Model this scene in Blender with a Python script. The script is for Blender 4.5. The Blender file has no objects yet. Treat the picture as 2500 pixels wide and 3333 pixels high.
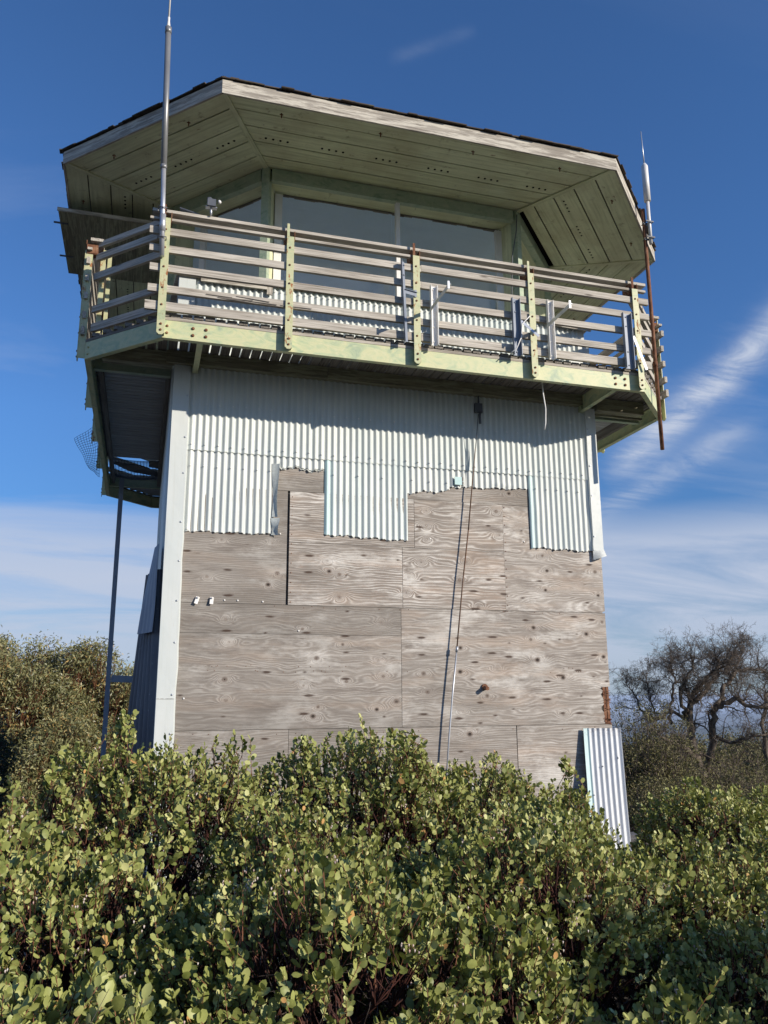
import bpy, math, random
import numpy as np
from mathutils import Vector, Matrix
random.seed(7); rng = np.random.default_rng(11)
sc = bpy.context.scene
col = sc.collection
PI = math.pi
W = 4.88; DP = 5.5; O = .873; CH = .725          # tower width, depth, deck overhang, deck chamfer
CAM = Vector((-.158, -8.198, .297))
SUN_EL = math.radians(20.4); SUN_AZ = math.radians(136)   # compass from +Y towards +X
SUN = Vector((math.sin(SUN_AZ)*math.cos(SUN_EL), math.cos(SUN_AZ)*math.cos(SUN_EL), math.sin(SUN_EL)))

# ------------------------------------------------------------------ mesh builder
class MB:
    def __init__(s):
        s.v = []; s.f = []; s.m = []; s.l = []; s.sm = []
    def add(s, vs, fs, m=0, loc=None, smooth=False):
        b = len(s.v); s.v += [tuple(p) for p in vs]
        s.l += [tuple(p) for p in (loc if loc is not None else vs)]
        s.f += [tuple(b+i for i in f) for f in fs]; s.m += [m]*len(fs); s.sm += [smooth]*len(fs)
    def box(s, a, b, m=0, loc=None):
        x0,y0,z0 = a; x1,y1,z1 = b
        vs = [(x0,y0,z0),(x1,y0,z0),(x1,y1,z0),(x0,y1,z0),(x0,y0,z1),(x1,y0,z1),(x1,y1,z1),(x0,y1,z1)]
        s.add(vs, [(0,3,2,1),(4,5,6,7),(0,1,5,4),(1,2,6,5),(2,3,7,6),(3,0,4,7)], m, loc)
    def bar(s, p, q, w, h, up=(0,0,1), m=0, ends=None):
        p = Vector(p); q = Vector(q); d = q-p; L = d.length; d.normalize()
        up = Vector(up); side = d.cross(up).normalized(); up = side.cross(d).normalized()
        r = [random.random()*50 for _ in range(3)]
        vs = []; lo = []
        for t in (0, 1):
            for a, b in ((-.5,-.5),(.5,-.5),(.5,.5),(-.5,.5)):
                c = (p if t == 0 else q) + side*(a*w) + up*(b*h)
                vs.append(c); lo.append((t*L+r[0], a*w+r[1], b*h+r[2]))
        s.add(vs, [(0,1,2,3),(7,6,5,4),(0,4,5,1),(1,5,6,2),(2,6,7,3),(3,7,4,0)], m, lo)
    def tube(s, pts, rad, n=8, m=0, cap=True, smooth=True):
        pts = [Vector(p) for p in pts]
        if not hasattr(rad, '__len__'): rad = [rad]*len(pts)
        vs = []; fs = []; ref = Vector((.31,.17,.93)); lo = []; acc = 0; ro = random.random()*40
        for i, p in enumerate(pts):
            d = (pts[min(i+1,len(pts)-1)]-pts[max(i-1,0)]).normalized()
            u = d.cross(ref)
            if u.length < .1: u = d.cross(Vector((1,0,0)))
            u.normalize(); w = d.cross(u)
            if i: acc += (p-pts[i-1]).length
            for k in range(n):
                a = 2*PI*k/n; o = u*math.cos(a)*rad[i]+w*math.sin(a)*rad[i]
                vs.append(p+o); lo.append((acc+ro, o.x+ro, o.y+o.z))
        for i in range(len(pts)-1):
            for k in range(n):
                fs.append((i*n+k, i*n+(k+1)%n, (i+1)*n+(k+1)%n, (i+1)*n+k))
        s.add(vs, fs, m, lo, smooth)
        if cap and n > 3:
            b = len(s.v)-len(vs)
            s.f += [tuple(b+k for k in range(n))[::-1], tuple(b+(len(pts)-1)*n+k for k in range(n))]
            s.m += [m, m]; s.sm += [False, False]
    def prism(s, poly, z0, z1, m=0):
        n = len(poly)
        vs = [(p[0],p[1],z0) for p in poly]+[(p[0],p[1],z1) for p in poly]
        s.add(vs, [tuple(range(n))[::-1], tuple(range(n,2*n))]+[(i,(i+1)%n,n+(i+1)%n,n+i) for i in range(n)], m)
    def plate(s, pts, nrm, t, m=0, uvd=None):
        """flat polygon given a thickness t along nrm"""
        nrm = Vector(nrm).normalized(); n = len(pts); pts = [Vector(p) for p in pts]
        vs = pts+[p+nrm*t for p in pts]; lo = None
        if uvd is not None:
            d = Vector(uvd).normalized(); e = d.cross(nrm); r = random.random()*50
            lo = [(p.dot(d)+r, p.dot(e)+r, p.dot(nrm)) for p in vs]
        s.add(vs, [tuple(range(n)), tuple(range(n,2*n))[::-1]]+[(i,n+i,n+(i+1)%n,(i+1)%n) for i in range(n)], m, lo)
    def bolt(s, p, nrm, r=.012, h=.01, m=0):
        p = Vector(p); nrm = Vector(nrm).normalized()
        s.tube([p-nrm*.002, p+nrm*h*.6, p+nrm*h], [r, r*.95, r*.5], 7, m)
    def build(s, name, mats, parent=None, label=None, fix=True):
        me = bpy.data.meshes.new(name); me.from_pydata(s.v, [], s.f)
        if not isinstance(mats, (list, tuple)): mats = [mats]
        for m_ in mats: me.materials.append(m_)
        me.polygons.foreach_set('material_index', s.m); me.polygons.foreach_set('use_smooth', s.sm)
        a = me.attributes.new('loc', 'FLOAT_VECTOR', 'POINT')
        a.data.foreach_set('vector', np.array(s.l, dtype=np.float32).ravel())
        if fix:
            import bmesh
            bm = bmesh.new(); bm.from_mesh(me); bmesh.ops.recalc_face_normals(bm, faces=bm.faces); bm.to_mesh(me); bm.free()
        me.update()
        o = bpy.data.objects.new(name, me); col.objects.link(o)
        if parent is not None: o.parent = parent
        if label: o['label'] = label
        return o

def npmesh(name, V, F, mat, parent=None, attrs=None, smooth=True):
    """numpy mesh; F is (n,k) array or list of such arrays"""
    Fs = F if isinstance(F, list) else [F]
    me = bpy.data.meshes.new(name)
    me.vertices.add(len(V)); me.vertices.foreach_set('co', V.astype(np.float32).ravel())
    loops = np.concatenate([f.ravel() for f in Fs]); tot = np.concatenate([np.full(len(f), f.shape[1]) for f in Fs])
    st = np.concatenate([[0], np.cumsum(tot)[:-1]])
    me.loops.add(len(loops)); me.loops.foreach_set('vertex_index', loops.astype(np.int32))
    me.polygons.add(len(tot)); me.polygons.foreach_set('loop_start', st.astype(np.int32))
    me.polygons.foreach_set('use_smooth', np.full(len(tot), smooth))
    me.update(calc_edges=True); me.materials.append(mat)
    for k, v in (attrs or {}).items():
        if v.ndim == 1:
            a = me.attributes.new(k, 'FLOAT', 'POINT'); a.data.foreach_set('value', v.astype(np.float32))
        else:
            a = me.attributes.new(k, 'FLOAT_VECTOR', 'POINT'); a.data.foreach_set('vector', v.astype(np.float32).ravel())
    o = bpy.data.objects.new(name, me); col.objects.link(o)
    if parent is not None: o.parent = parent
    return o

def tag(o, label=None, cat=None, group=None, kind=None):
    if label: o['label'] = label
    if cat: o['category'] = cat
    if group: o['group'] = group
    if kind: o['kind'] = kind
    return o
def empty(name, loc, label, cat, group=None):
    o = bpy.data.objects.new(name, None); col.objects.link(o); o.empty_display_size = .2
    o.location = loc
    return tag(o, label, cat, group)
def settle(root):
    """children were modelled in world space: keep them there under the moved root"""
    inv = Matrix.Translation(root.location).inverted()
    for c in root.children: c.matrix_parent_inverse = inv

# ------------------------------------------------------------------ materials
class NT:
    def __init__(s, name):
        s.mat = bpy.data.materials.new(name); s.mat.use_nodes = True
        s.t = s.mat.node_tree; s.n = s.t.nodes; s.n.clear()
        s.out = s.n.new('ShaderNodeOutputMaterial'); s.b = s.n.new('ShaderNodeBsdfPrincipled')
        s.t.links.new(s.b.outputs[0], s.out.inputs[0])
    def L(s, a, b): s.t.links.new(a, b)
    def put(s, sock, v):
        if isinstance(v, bpy.types.NodeSocket): s.L(v, sock)
        else: sock.default_value = v
    def attr(s, name='loc', o='Vector'):
        n = s.n.new('ShaderNodeAttribute'); n.attribute_name = name; return n.outputs[o]
    def pos(s): return s.n.new('ShaderNodeNewGeometry').outputs['Position']
    def mapping(s, vec, scale=(1,1,1), loc=(0,0,0), rot=(0,0,0)):
        n = s.n.new('ShaderNodeMapping'); s.L(vec, n.inputs[0])
        n.inputs['Scale'].default_value = scale; n.inputs['Location'].default_value = loc; n.inputs['Rotation'].default_value = rot
        return n.outputs[0]
    def noise(s, vec, scale=5, detail=4, rough=.55, dist=0):
        n = s.n.new('ShaderNodeTexNoise'); s.L(vec, n.inputs['Vector'])
        n.inputs['Scale'].default_value = scale; n.inputs['Detail'].default_value = detail
        n.inputs['Roughness'].default_value = rough; n.inputs['Distortion'].default_value = dist
        return n.outputs[0]
    def vor(s, vec, scale=5, feat='F1'):
        n = s.n.new('ShaderNodeTexVoronoi'); s.L(vec, n.inputs['Vector']); n.inputs['Scale'].default_value = scale; n.feature = feat
        return n.outputs[0]
    def math(s, op, a, b=0, c=0):
        n = s.n.new('ShaderNodeMath'); n.operation = op
        for i, v in enumerate((a, b, c)): s.put(n.inputs[i], v)
        return n.outputs[0]
    def ramp(s, fac, stops):
        n = s.n.new('ShaderNodeValToRGB'); s.L(fac, n.inputs[0]); e = n.color_ramp.elements
        while len(e) > 1: e.remove(e[-1])
        for i, (p, c) in enumerate(stops):
            el = e[0] if i == 0 else e.new(p)
            el.position = p; el.color = (c[0], c[1], c[2], 1) if hasattr(c, '__len__') else (c, c, c, 1)
        return n.outputs[0]
    def mix(s, f, a, b, mode='MIX'):
        n = s.n.new('ShaderNodeMix'); n.data_type = 'RGBA'; n.blend_type = mode
        s.put(n.inputs[0], f)
        for i, v in ((6, a), (7, b)):
            s.put(n.inputs[i], v if isinstance(v, bpy.types.NodeSocket) else (v[0], v[1], v[2], 1))
        return n.outputs[2]
    def bump(s, h, strength=.3, dist=.01):
        n = s.n.new('ShaderNodeBump'); s.L(h, n.inputs['Height']); n.inputs['Strength'].default_value = strength
        n.inputs['Distance'].default_value = dist; s.L(n.outputs[0], s.b.inputs['Normal'])
    def fin(s, colr, rough=.7, metal=0, spec=.5):
        s.put(s.b.inputs['Base Color'], colr if isinstance(colr, bpy.types.NodeSocket) else (*colr, 1))
        s.put(s.b.inputs['Roughness'], rough); s.put(s.b.inputs['Metallic'], metal)
        s.b.inputs['Specular IOR Level'].default_value = spec
        return s.mat

def wood(name, c1, c2, c3, paint=None, pf=.5):
    t = NT(name); v = t.attr()
    g = t.noise(t.mapping(v, (2.2, 75, 75)), 1, 5, .65, .6)
    lo = t.noise(t.mapping(v, (1.2, 9, 9)), 1, 3)
    c = t.ramp(g, [(.30, c3), (.45, c1), (.62, c2), (.75, c2)])
    c = t.mix(t.ramp(lo, [(.35, 0), (.7, .55)]), c, t.mix(.5, c, c1))
    c = t.mix(t.ramp(t.noise(t.mapping(v, (.6, 2, 2)), 2, 2), [(.4, 0), (.75, .45)]), c, c3)
    kn = t.vor(t.mapping(v, (1.6, 7, 7)), 1)
    c = t.mix(t.ramp(kn, [(.04, .75), (.11, 0)]), c, (.07, .055, .045))
    h = g
    if paint:
        pm = t.ramp(t.noise(t.mapping(v, (3, 26, 26)), 1, 6, .7), [(pf-.05, 0), (pf+.05, 1)])
        c = t.mix(pm, c, paint)
    t.bump(h, .5, .004)
    return t.fin(c, .85, 0, .25)
M = {}
M['rail'] = wood('weathered_rail_wood', (.38,.35,.30), (.57,.535,.47), (.14,.115,.09))
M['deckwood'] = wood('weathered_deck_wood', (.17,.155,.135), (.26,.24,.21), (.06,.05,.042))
M['sidewood'] = wood('grey_side_decking', (.36,.36,.35), (.48,.48,.46), (.2,.2,.19))
M['fascia_wood'] = wood('weathered_fascia_wood', (.30,.275,.235), (.43,.395,.34), (.13,.11,.09), (.52,.49,.42), .53)
M['shutter'] = wood('stained_shutter_wood', (.20,.185,.125), (.28,.26,.18), (.085,.075,.055), (.30,.30,.20), .52)

def soffit_mat():
    t = NT('faded_green_soffit_paint'); v = t.attr(); p = t.pos()
    g = t.noise(t.mapping(v, (1.5, 30, 30)), 1, 5, .6)
    c = t.ramp(g, [(.32, (.47,.50,.32)), (.5, (.62,.65,.44)), (.7, (.70,.72,.50))])
    blot = t.noise(p, 1.7, 4, .6)
    c = t.mix(t.ramp(blot, [(.42, 0), (.66, .55)]), c, (.42,.39,.24))
    gr = t.noise(t.mapping(p, (1, 1, 1)), 9, 5, .7)
    c = t.mix(t.ramp(gr, [(.60, 0), (.72, .6)]), c, (.15,.13,.08))
    c = t.mix(t.ramp(t.noise(t.mapping(v,(5,11,11)), 1, 4, .7), [(.66, 0), (.72, .7)]), c, (.17,.11,.06))
    t.bump(g, .25, .003)
    return t.fin(c, .8, 0, .25)
M['soffit'] = soffit_mat()
def green_metal(name, rust=.62, base=(.42,.48,.285), alt=(.53,.53,.31), dk=(.29,.37,.25)):
    t = NT(name); p = t.pos()
    n = t.noise(t.mapping(p, (3, 3, 6), rot=(.3,.6,.2)), 1.6, 5, .6, 1.2)
    c = t.ramp(n, [(.3, dk), (.43, base), (.56, alt), (.7, base)])
    c = t.mix(t.ramp(t.noise(p, 22, 3), [(.5, 0), (.75, .3)]), c, (.62,.60,.42))
    r = t.ramp(t.noise(t.mapping(p, (16, 16, 7)), 1, 6, .75), [(rust, 0), (rust+.05, 1)])
    c = t.mix(r, c, t.mix(t.noise(p, 60), (.22,.07,.025), (.38,.17,.07)))
    return t.fin(c, t.mix(r, (.5,.5,.5), (.9,.9,.9)), 0, .4)
M['green'] = green_metal('pale_green_painted_steel', .70)
M['post'] = green_metal('rust_spotted_green_steel', .57, (.42,.45,.26), (.48,.47,.28), (.31,.37,.24))
M['frame_green'] = green_metal('sage_green_window_paint', .74, (.30,.38,.27), (.36,.42,.31), (.18,.27,.19))
def rusty():
    t = NT('rusty_steel'); p = t.pos()
    n = t.noise(t.mapping(p, (1,1,.4)), 24, 6, .7)
    return t.fin(t.ramp(n, [(.3, (.07,.028,.016)), (.5, (.17,.075,.04)), (.68, (.30,.17,.10))]), .85, 0, .3)
M['rust'] = rusty()
def metal(name, c, rough=.42, met=.6, var=.12):
    t = NT(name); p = t.pos()
    n = t.noise(t.mapping(p, (1,1,.5)), 6, 6, .65)
    lo = tuple(max(0, k-var) for k in c); hi = tuple(k+var*.6 for k in c)
    return t.fin(t.ramp(n, [(.3, lo), (.7, hi)]), rough, met)
M['dark_rust'] = metal('dark_brown_conduit', (.13,.075,.05), .8, 0, .05)
M['cyl'] = metal('dull_silver_antenna_sleeve', (.62,.62,.61), .5, .1, .05)
M['galv'] = metal('galvanised_steel', (.52,.54,.57), .42, .65)
M['white_metal'] = metal('white_painted_steel', (.72,.71,.68), .45, 0, .07)
M['dark_metal'] = metal('dark_weathered_steel', (.10,.11,.13), .6, .2, .04)
M['grey_tube'] = metal('grey_antenna_tube', (.23,.235,.24), .38, .3, .04)
M['bluegrey'] = metal('blue_grey_steel', (.22,.25,.30), .55, .15, .05)
M['black'] = NT('black_shade_and_wire').fin((.01,.01,.01), .9, 0, .1)  # near-black for the shade in holes and gaps, and for loose wire
M['interior'] = NT('pale_room_paint').fin((.60,.62,.60), .85, 0, .2)
M['ceiling'] = metal('skylight_tinted_ceiling', (.70,.84,.99), .7, 0, .03)  # blue cast of the skylight put into the ceiling colour
M['floor_pale'] = metal('pale_floor_paint', (.84,.83,.80), .7, 0, .02)
def corr_mat(name, c, c2, dirt=.4):
    t = NT(name); p = t.pos(); sheet = t.attr('loc')
    n = t.noise(t.mapping(p, (1.2, 1.2, .35)), 2.2, 4, .6)
    k = t.ramp(n, [(.3, c), (.7, c2)])
    st = t.noise(t.mapping(p, (30, 30, .9)), 1, 5, .7)
    k = t.mix(t.ramp(st, [(.52, 0), (.8, dirt)]), k, (.42,.42,.36))
    ch = t.noise(t.mapping(p, (1,1,.6)), 38, 4, .7)
    k = t.mix(t.ramp(ch, [(.64, 0), (.72, .45)]), k, (.5,.52,.52))
    rs_ = t.noise(t.mapping(p, (22, 22, 1.6), loc=(3,1,7)), 1, 5, .72)
    k = t.mix(t.ramp(rs_, [(.66, 0), (.74, .5)]), k, (.33,.24,.16))
    # per-vertex 'loc.x' holds a sheet tint: 0 chalky, 1 fresher blue-green
    sx = t.n.new('ShaderNodeSeparateXYZ'); t.L(sheet, sx.inputs[0])
    k = t.mix(sx.outputs[0], k, (.42,.60,.60))
    # loc.y: rust / dirt at cut edges
    e = t.math('MULTIPLY', sx.outputs[1], t.ramp(t.noise(p, 45, 4), [(.4, 0), (.6, 1)]))
    k = t.mix(e, k, (.13,.10,.08))
    t.bump(t.noise(p, 7, 3), .12, .01)
    return t.fin(k, t.ramp(ch, [(.3, .38), (.7, .58)]), 0, .45)
M['corr'] = corr_mat('chalky_corrugated_paint', (.47,.52,.51), (.61,.625,.59))
M['corr_galv'] = corr_mat('galvanised_corrugated_steel', (.52,.55,.58), (.66,.68,.70))
M['corr_dark'] = corr_mat('dull_corrugated_steel', (.07,.08,.10), (.15,.17,.20), .1)
_b = M['corr_dark'].node_tree.nodes['Principled BSDF']; _b.inputs['Metallic'].default_value = .35
M['trim'] = corr_mat('chalky_flashing_paint', (.50,.54,.53), (.61,.625,.60), .4)
def shingle():
    t = NT('dark_roof_shingle'); v = t.attr(); p = t.pos()
    n = t.noise(t.mapping(v, (4, 60, 60)), 1, 4)
    c = t.ramp(n, [(.3, (.035,.028,.024)), (.55, (.085,.07,.058)), (.75, (.15,.125,.10))])
    c = t.mix(t.ramp(t.noise(p, 5, 3), [(.6, 0), (.7, .5)]), c, (.16,.17,.10))
    return t.fin(c, .9, 0, .2)
M['shingle'] = shingle()
def glass():
    t = NT('window_glass'); n = t.n
    tr = n.new('ShaderNodeBsdfTransparent'); tr.inputs[0].default_value = (.97,.99,1,1)
    gl = n.new('ShaderNodeBsdfGlossy'); gl.inputs[0].default_value = (.80,.88,.95,1); gl.inputs['Roughness'].default_value = .03
    nb = n.new('ShaderNodeBump'); nb.inputs['Strength'].default_value = .05; nb.inputs['Distance'].default_value = .02
    t.L(t.noise(t.pos(), 2.5, 2), nb.inputs['Height']); t.L(nb.outputs[0], gl.inputs['Normal'])
    df = n.new('ShaderNodeBsdfDiffuse'); df.inputs[0].default_value = (.35,.38,.38,1)
    lw = n.new('ShaderNodeLayerWeight'); lw.inputs[0].default_value = .5
    lw.inputs[0].default_value = .34; f = t.math('MULTIPLY_ADD', lw.outputs['Fresnel'], .5, .03)
    mx = n.new('ShaderNodeMixShader'); t.L(f, mx.inputs[0]); t.L(tr.outputs[0], mx.inputs[1]); t.L(gl.outputs[0], mx.inputs[2])
    m2 = n.new('ShaderNodeMixShader'); t.L(t.ramp(t.noise(t.pos(), 1.4, 5, .6), [(.4, .02), (.7, .08)]), m2.inputs[0])
    t.L(mx.outputs[0], m2.inputs[1]); t.L(df.outputs[0], m2.inputs[2]); t.L(m2.outputs[0], t.out.inputs[0])
    return t.mat
M['glass'] = glass()
def ply_mat():
    t = NT('weathered_plywood'); p = t.attr('loc')
    g = t.attr('grain', 'Fac'); kn = t.attr('knot', 'Fac'); stn = t.attr('stain', 'Fac'); tone = t.attr('tone', 'Fac')
    wob = t.noise(t.mapping(p, (3, 1, 22)), 1, 3)
    sp_ = t.noise(t.mapping(p, (.25, 1, 5.5)), 1, 3, .6)
    gg = t.math('ADD', t.math('ADD', g, t.math('MULTIPLY', wob, 1.1)), t.math('MULTIPLY', sp_, 5.5))
    w = t.math('SINE', t.math('MULTIPLY', gg, 2*PI))
    w = t.math('MULTIPLY_ADD', w, .5, .5)
    w = t.math('POWER', w, t.math('MULTIPLY_ADD', t.noise(t.mapping(p, (1,1,4)), 1.5, 2), 2.2, .25))
    fine = t.noise(t.mapping(p, (7, 1, 170)), 1, 5, .7)
    mid = t.noise(t.mapping(p, (1.5, 1, 14)), 1, 4, .6)
    ct = t.attr('cont', 'Fac')
    w2 = t.math('MULTIPLY_ADD', t.math('SUBTRACT', w, .5), ct, .5)
    cw = t.ramp(w2, [(0, (.25,.215,.185)), (.3, (.35,.315,.28)), (.55, (.44,.405,.365)), (.8, (.54,.51,.465)), (1, (.70,.67,.62))])
    cm = t.noise(t.mapping(p, (2.2, 1, 5)), 1, 4, .6)
    c = t.mix(t.ramp(cm, [(.36, .6), (.60, .0)]), cw, (.42,.385,.345))
    c = t.mix(t.ramp(fine, [(.34, .62), (.52, 0)]), c, (.20,.178,.15))
    c = t.mix(t.ramp(mid, [(.44, 0), (.70, .75)]), c, (.215,.185,.16))
    bl = t.noise(t.mapping(p, (1.1, 1, 2.6)), 1.2, 6, .7)
    c = t.mix(t.ramp(bl, [(.36, .6), (.48, 0)]), c, (.72,.70,.65))
    dk_ = t.noise(t.mapping(p, (.8, 1, 3.4), loc=(5,0,3)), 1.6, 7, .72)
    c = t.mix(t.ramp(dk_, [(.53, 0), (.66, .62)]), c, (.155,.128,.11))
    warm = t.noise(t.mapping(p, (.9, 1, 5)), 1.3, 5, .6)
    c = t.mix(t.ramp(warm, [(.50, 0), (.68, .5)]), c, (.44,.345,.27))
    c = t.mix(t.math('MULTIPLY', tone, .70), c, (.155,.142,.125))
    c = t.mix(t.ramp(t.noise(t.mapping(p, (4, 1, 30)), 1, 5, .75), [(.60, 0), (.70, .7)]), c, (.11,.08,.06))
    c = t.mix(t.ramp(kn, [(.22, 0), (.6, .8)]), c, t.mix(w, (.075,.055,.045), (.24,.19,.155)))
    c = t.mix(t.ramp(kn, [(.80, 0), (.98, .9)]), c, (.03,.024,.02))
    sn = t.math('MULTIPLY', stn, t.math('MULTIPLY_ADD', t.noise(t.mapping(p, (14, 1, 60)), 1, 4), 1.3, .15))
    c = t.mix(t.ramp(sn, [(.10, 0), (.45, .9)]), c, (.06,.038,.028))
    red = t.attr('red', 'Fac')
    rr = t.math('MULTIPLY', red, t.ramp(t.noise(t.mapping(p, (5, 1, 90)), 1, 5, .8), [(.56, 0), (.64, 1)]))
    c = t.mix(t.math('MULTIPLY', rr, .6), c, (.34,.17,.10))
    t.bump(t.math('ADD', w, t.math('MULTIPLY', fine, 1.4)), .55, .003)
    return t.fin(c, .88, 0, .2)
M['ply'] = ply_mat()
def leaf_mat(name, stops, trans=.25, rough=.38, tcol=(.25,.33,.06), under=None, spec=.5):
    t = NT(name); v = t.attr('tint', 'Fac')
    c = t.ramp(v, stops)
    c = t.mix(t.ramp(t.noise(t.pos(), 90, 3, .6), [(.45, 0), (.75, .25)]), c, tuple(k*1.5 for k in stops[len(stops)//2][1]))
    t.fin(c, rough, 0, spec)
    tr = t.n.new('ShaderNodeBsdfTranslucent'); tr.inputs[0].default_value = (*tcol, 1)
    mx = t.n.new('ShaderNodeMixShader'); mx.inputs[0].default_value = trans
    t.L(t.b.outputs[0], mx.inputs[1]); t.L(tr.outputs[0], mx.inputs[2]); t.L(mx.outputs[0], t.out.inputs[0])
    return t.mat
M['manz'] = leaf_mat('manzanita_leaf', [(0, (.07,.095,.022)), (.3, (.175,.20,.055)), (.65, (.31,.33,.11)), (.93, (.48,.48,.21)), (1, (.45,.25,.09))], .10, .42, (.34,.37,.06), spec=.20)
M['bay'] = leaf_mat('olive_gold_leaf', [(0, (.07,.08,.03)), (.4, (.165,.17,.07)), (.75, (.30,.29,.14)), (1, (.40,.25,.08))], .2, .42, (.30,.28,.08))
M['oakleaf'] = leaf_mat('scrub_leaf', [(0, (.05,.048,.022)), (.5, (.13,.12,.05)), (1, (.22,.20,.085))], .15, .6, (.12,.12,.03), spec=.25)
M['shadeleaf'] = leaf_mat('shade_darkened_leaf', [(0, (.014,.024,.012)), (1, (.035,.055,.022))], .1, .5, (.05,.09,.02))  # leaf green taken darker to stand in for shade
M['flower'] = leaf_mat('pale_pink_flower', [(0, (.62,.42,.40)), (.5, (.74,.62,.58)), (1, (.80,.75,.70))], .3, .5, (.6,.4,.35))
M['budstalk'] = leaf_mat('yellow_green_flower_stalk', [(0, (.22,.19,.05)), (1, (.40,.33,.12))], .2, .6, (.3,.3,.05))
def bark(name, a, b, sc_=18):
    t = NT(name); p = t.pos(); n = t.noise(t.mapping(p, (1,1,.5)), sc_, 5, .65)
    t.bump(n, .4, .006)
    return t.fin(t.ramp(n, [(.35, a), (.68, b)]), .75, 0, .25)
M['redbark'] = bark('smooth_red_bark', (.028,.013,.011), (.085,.03,.022), 30)
M['redtwig'] = bark('reddish_shoot_bark', (.13,.05,.03), (.24,.11,.06), 40)
M['twig'] = bark('dead_grey_twig', (.045,.034,.03), (.13,.105,.09), 30)
M['oakbark'] = bark('lichen_grey_oak_bark', (.05,.036,.028), (.19,.155,.12), 9)
M['baybark'] = bark('orange_brown_bark', (.06,.03,.018), (.24,.10,.045), 8)

# ------------------------------------------------------------------ geometry of the tower plan
def octo(x0, x1, y0, y1, c, d=None):
    d = c if d is None else d
    return [(x0+c,y0),(x1-c,y0),(x1,y0+d),(x1,y1-d),(x1-c,y1),(x0+c,y1),(x0,y1-d),(x0,y0+d)]
DECK = octo(-O, W+O, -O, DP+O, CH)
CAB = octo(-.1, W+.1, 0, DP, 1.0, 1.1)
ROOF = octo(-1.295, W+1.295, -1.295, DP+1.295, 1.57)
ZD = 3.59

tower = empty('lookout_tower', (W/2, DP/2, -1.5), 'square lookout tower of bare plywood and corrugated metal with railed balcony and eight-sided roof', 'lookout tower')

# ---- plywood sheets (cm grid, each its own part)
KN = [(3.74,2.55),(2.74,2.29),(3.57,2.33),(3.6,2.06),(2.74,2.12),(2.74,1.97),(2.67,1.72),(2.5,1.38),(1.77,1.55),(2.53,1.55),(1.77,1.31),(3.19,1.74),(3.11,1.54),(3.32,1.25),(4.14,1.46),(4.78,1.69),(4.8,1.42),(4.17,1.68),(4.12,1.85),(3.97,1.04),(3.93,.91),(4.0,.69),(4.62,.98),(4.83,1.12),(4.82,.73),(2.19,.67),(2.22,1.06),(1.81,.83),(2.24,.51),(3.1,.81),(2.72,.35),(3.52,.59),(4.3,.5),(2.38,.26),(2.17,.18),(3.11,.15),(4.28,.11),(3.09,.56),(2.68,.54),(3.18,-.08),(3.39,.31),(1.85,.46),(1.06,1.85),(1.12,1.54),(1.03,1.42),(.62,1.06),(.66,.84),(1.39,.98),(1.54,.69),(.63,.48),(1.41,.42),(1.56,.21),(1.51,.12),(1.64,1.69),(1.66,1.58),(.55,1.86),(.42,1.48),(.65,.28)]
NAIL = [(1.83,3.22),(2.04,2.41),(2.03,1.76),(2.41,1.73),(3.27,1.42),(3.28,1.23),(3.63,1.6),(3.63,1.4),(3.63,1.21),(4.07,1.56),(4.46,1.68),(4.48,1.17),(4.1,.46),(4.49,.58),(3.68,.29),(4.09,.27),(3.69,.17),(3.31,.24),(3.3,.03),(4.51,.3),(4.48,.12),(4.5,.98),(4.1,.87),(4.84,.46),(4.84,.67),(3.66,.72),(3.67,.87),(3.26,.66),(3.23,.48)]
for _x in np.arange(.22, 4.9, .406):
    for _z in np.arange(-1.1, 2.4, .203):
        if rng.random() < .36: NAIL.append((_x+rng.normal(0,.012), _z+rng.normal(0,.02)))
def vnoise(x, z, sx, sz, seed):
    """smooth value noise on arrays"""
    r = np.random.default_rng(seed); T = r.random((64, 64))
    X = x*sx+17.3; Z = z*sz+9.1
    xi = np.floor(X).astype(int); zi = np.floor(Z).astype(int); fx = X-xi; fz = Z-zi
    fx = fx*fx*(3-2*fx); fz = fz*fz*(3-2*fz)
    a = T[xi%64, zi%64]; b = T[(xi+1)%64, zi%64]; c = T[xi%64, (zi+1)%64]; d = T[(xi+1)%64, (zi+1)%64]
    return (a*(1-fx)+b*fx)*(1-fz)+(c*(1-fx)+d*fx)*fz-.5
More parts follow.
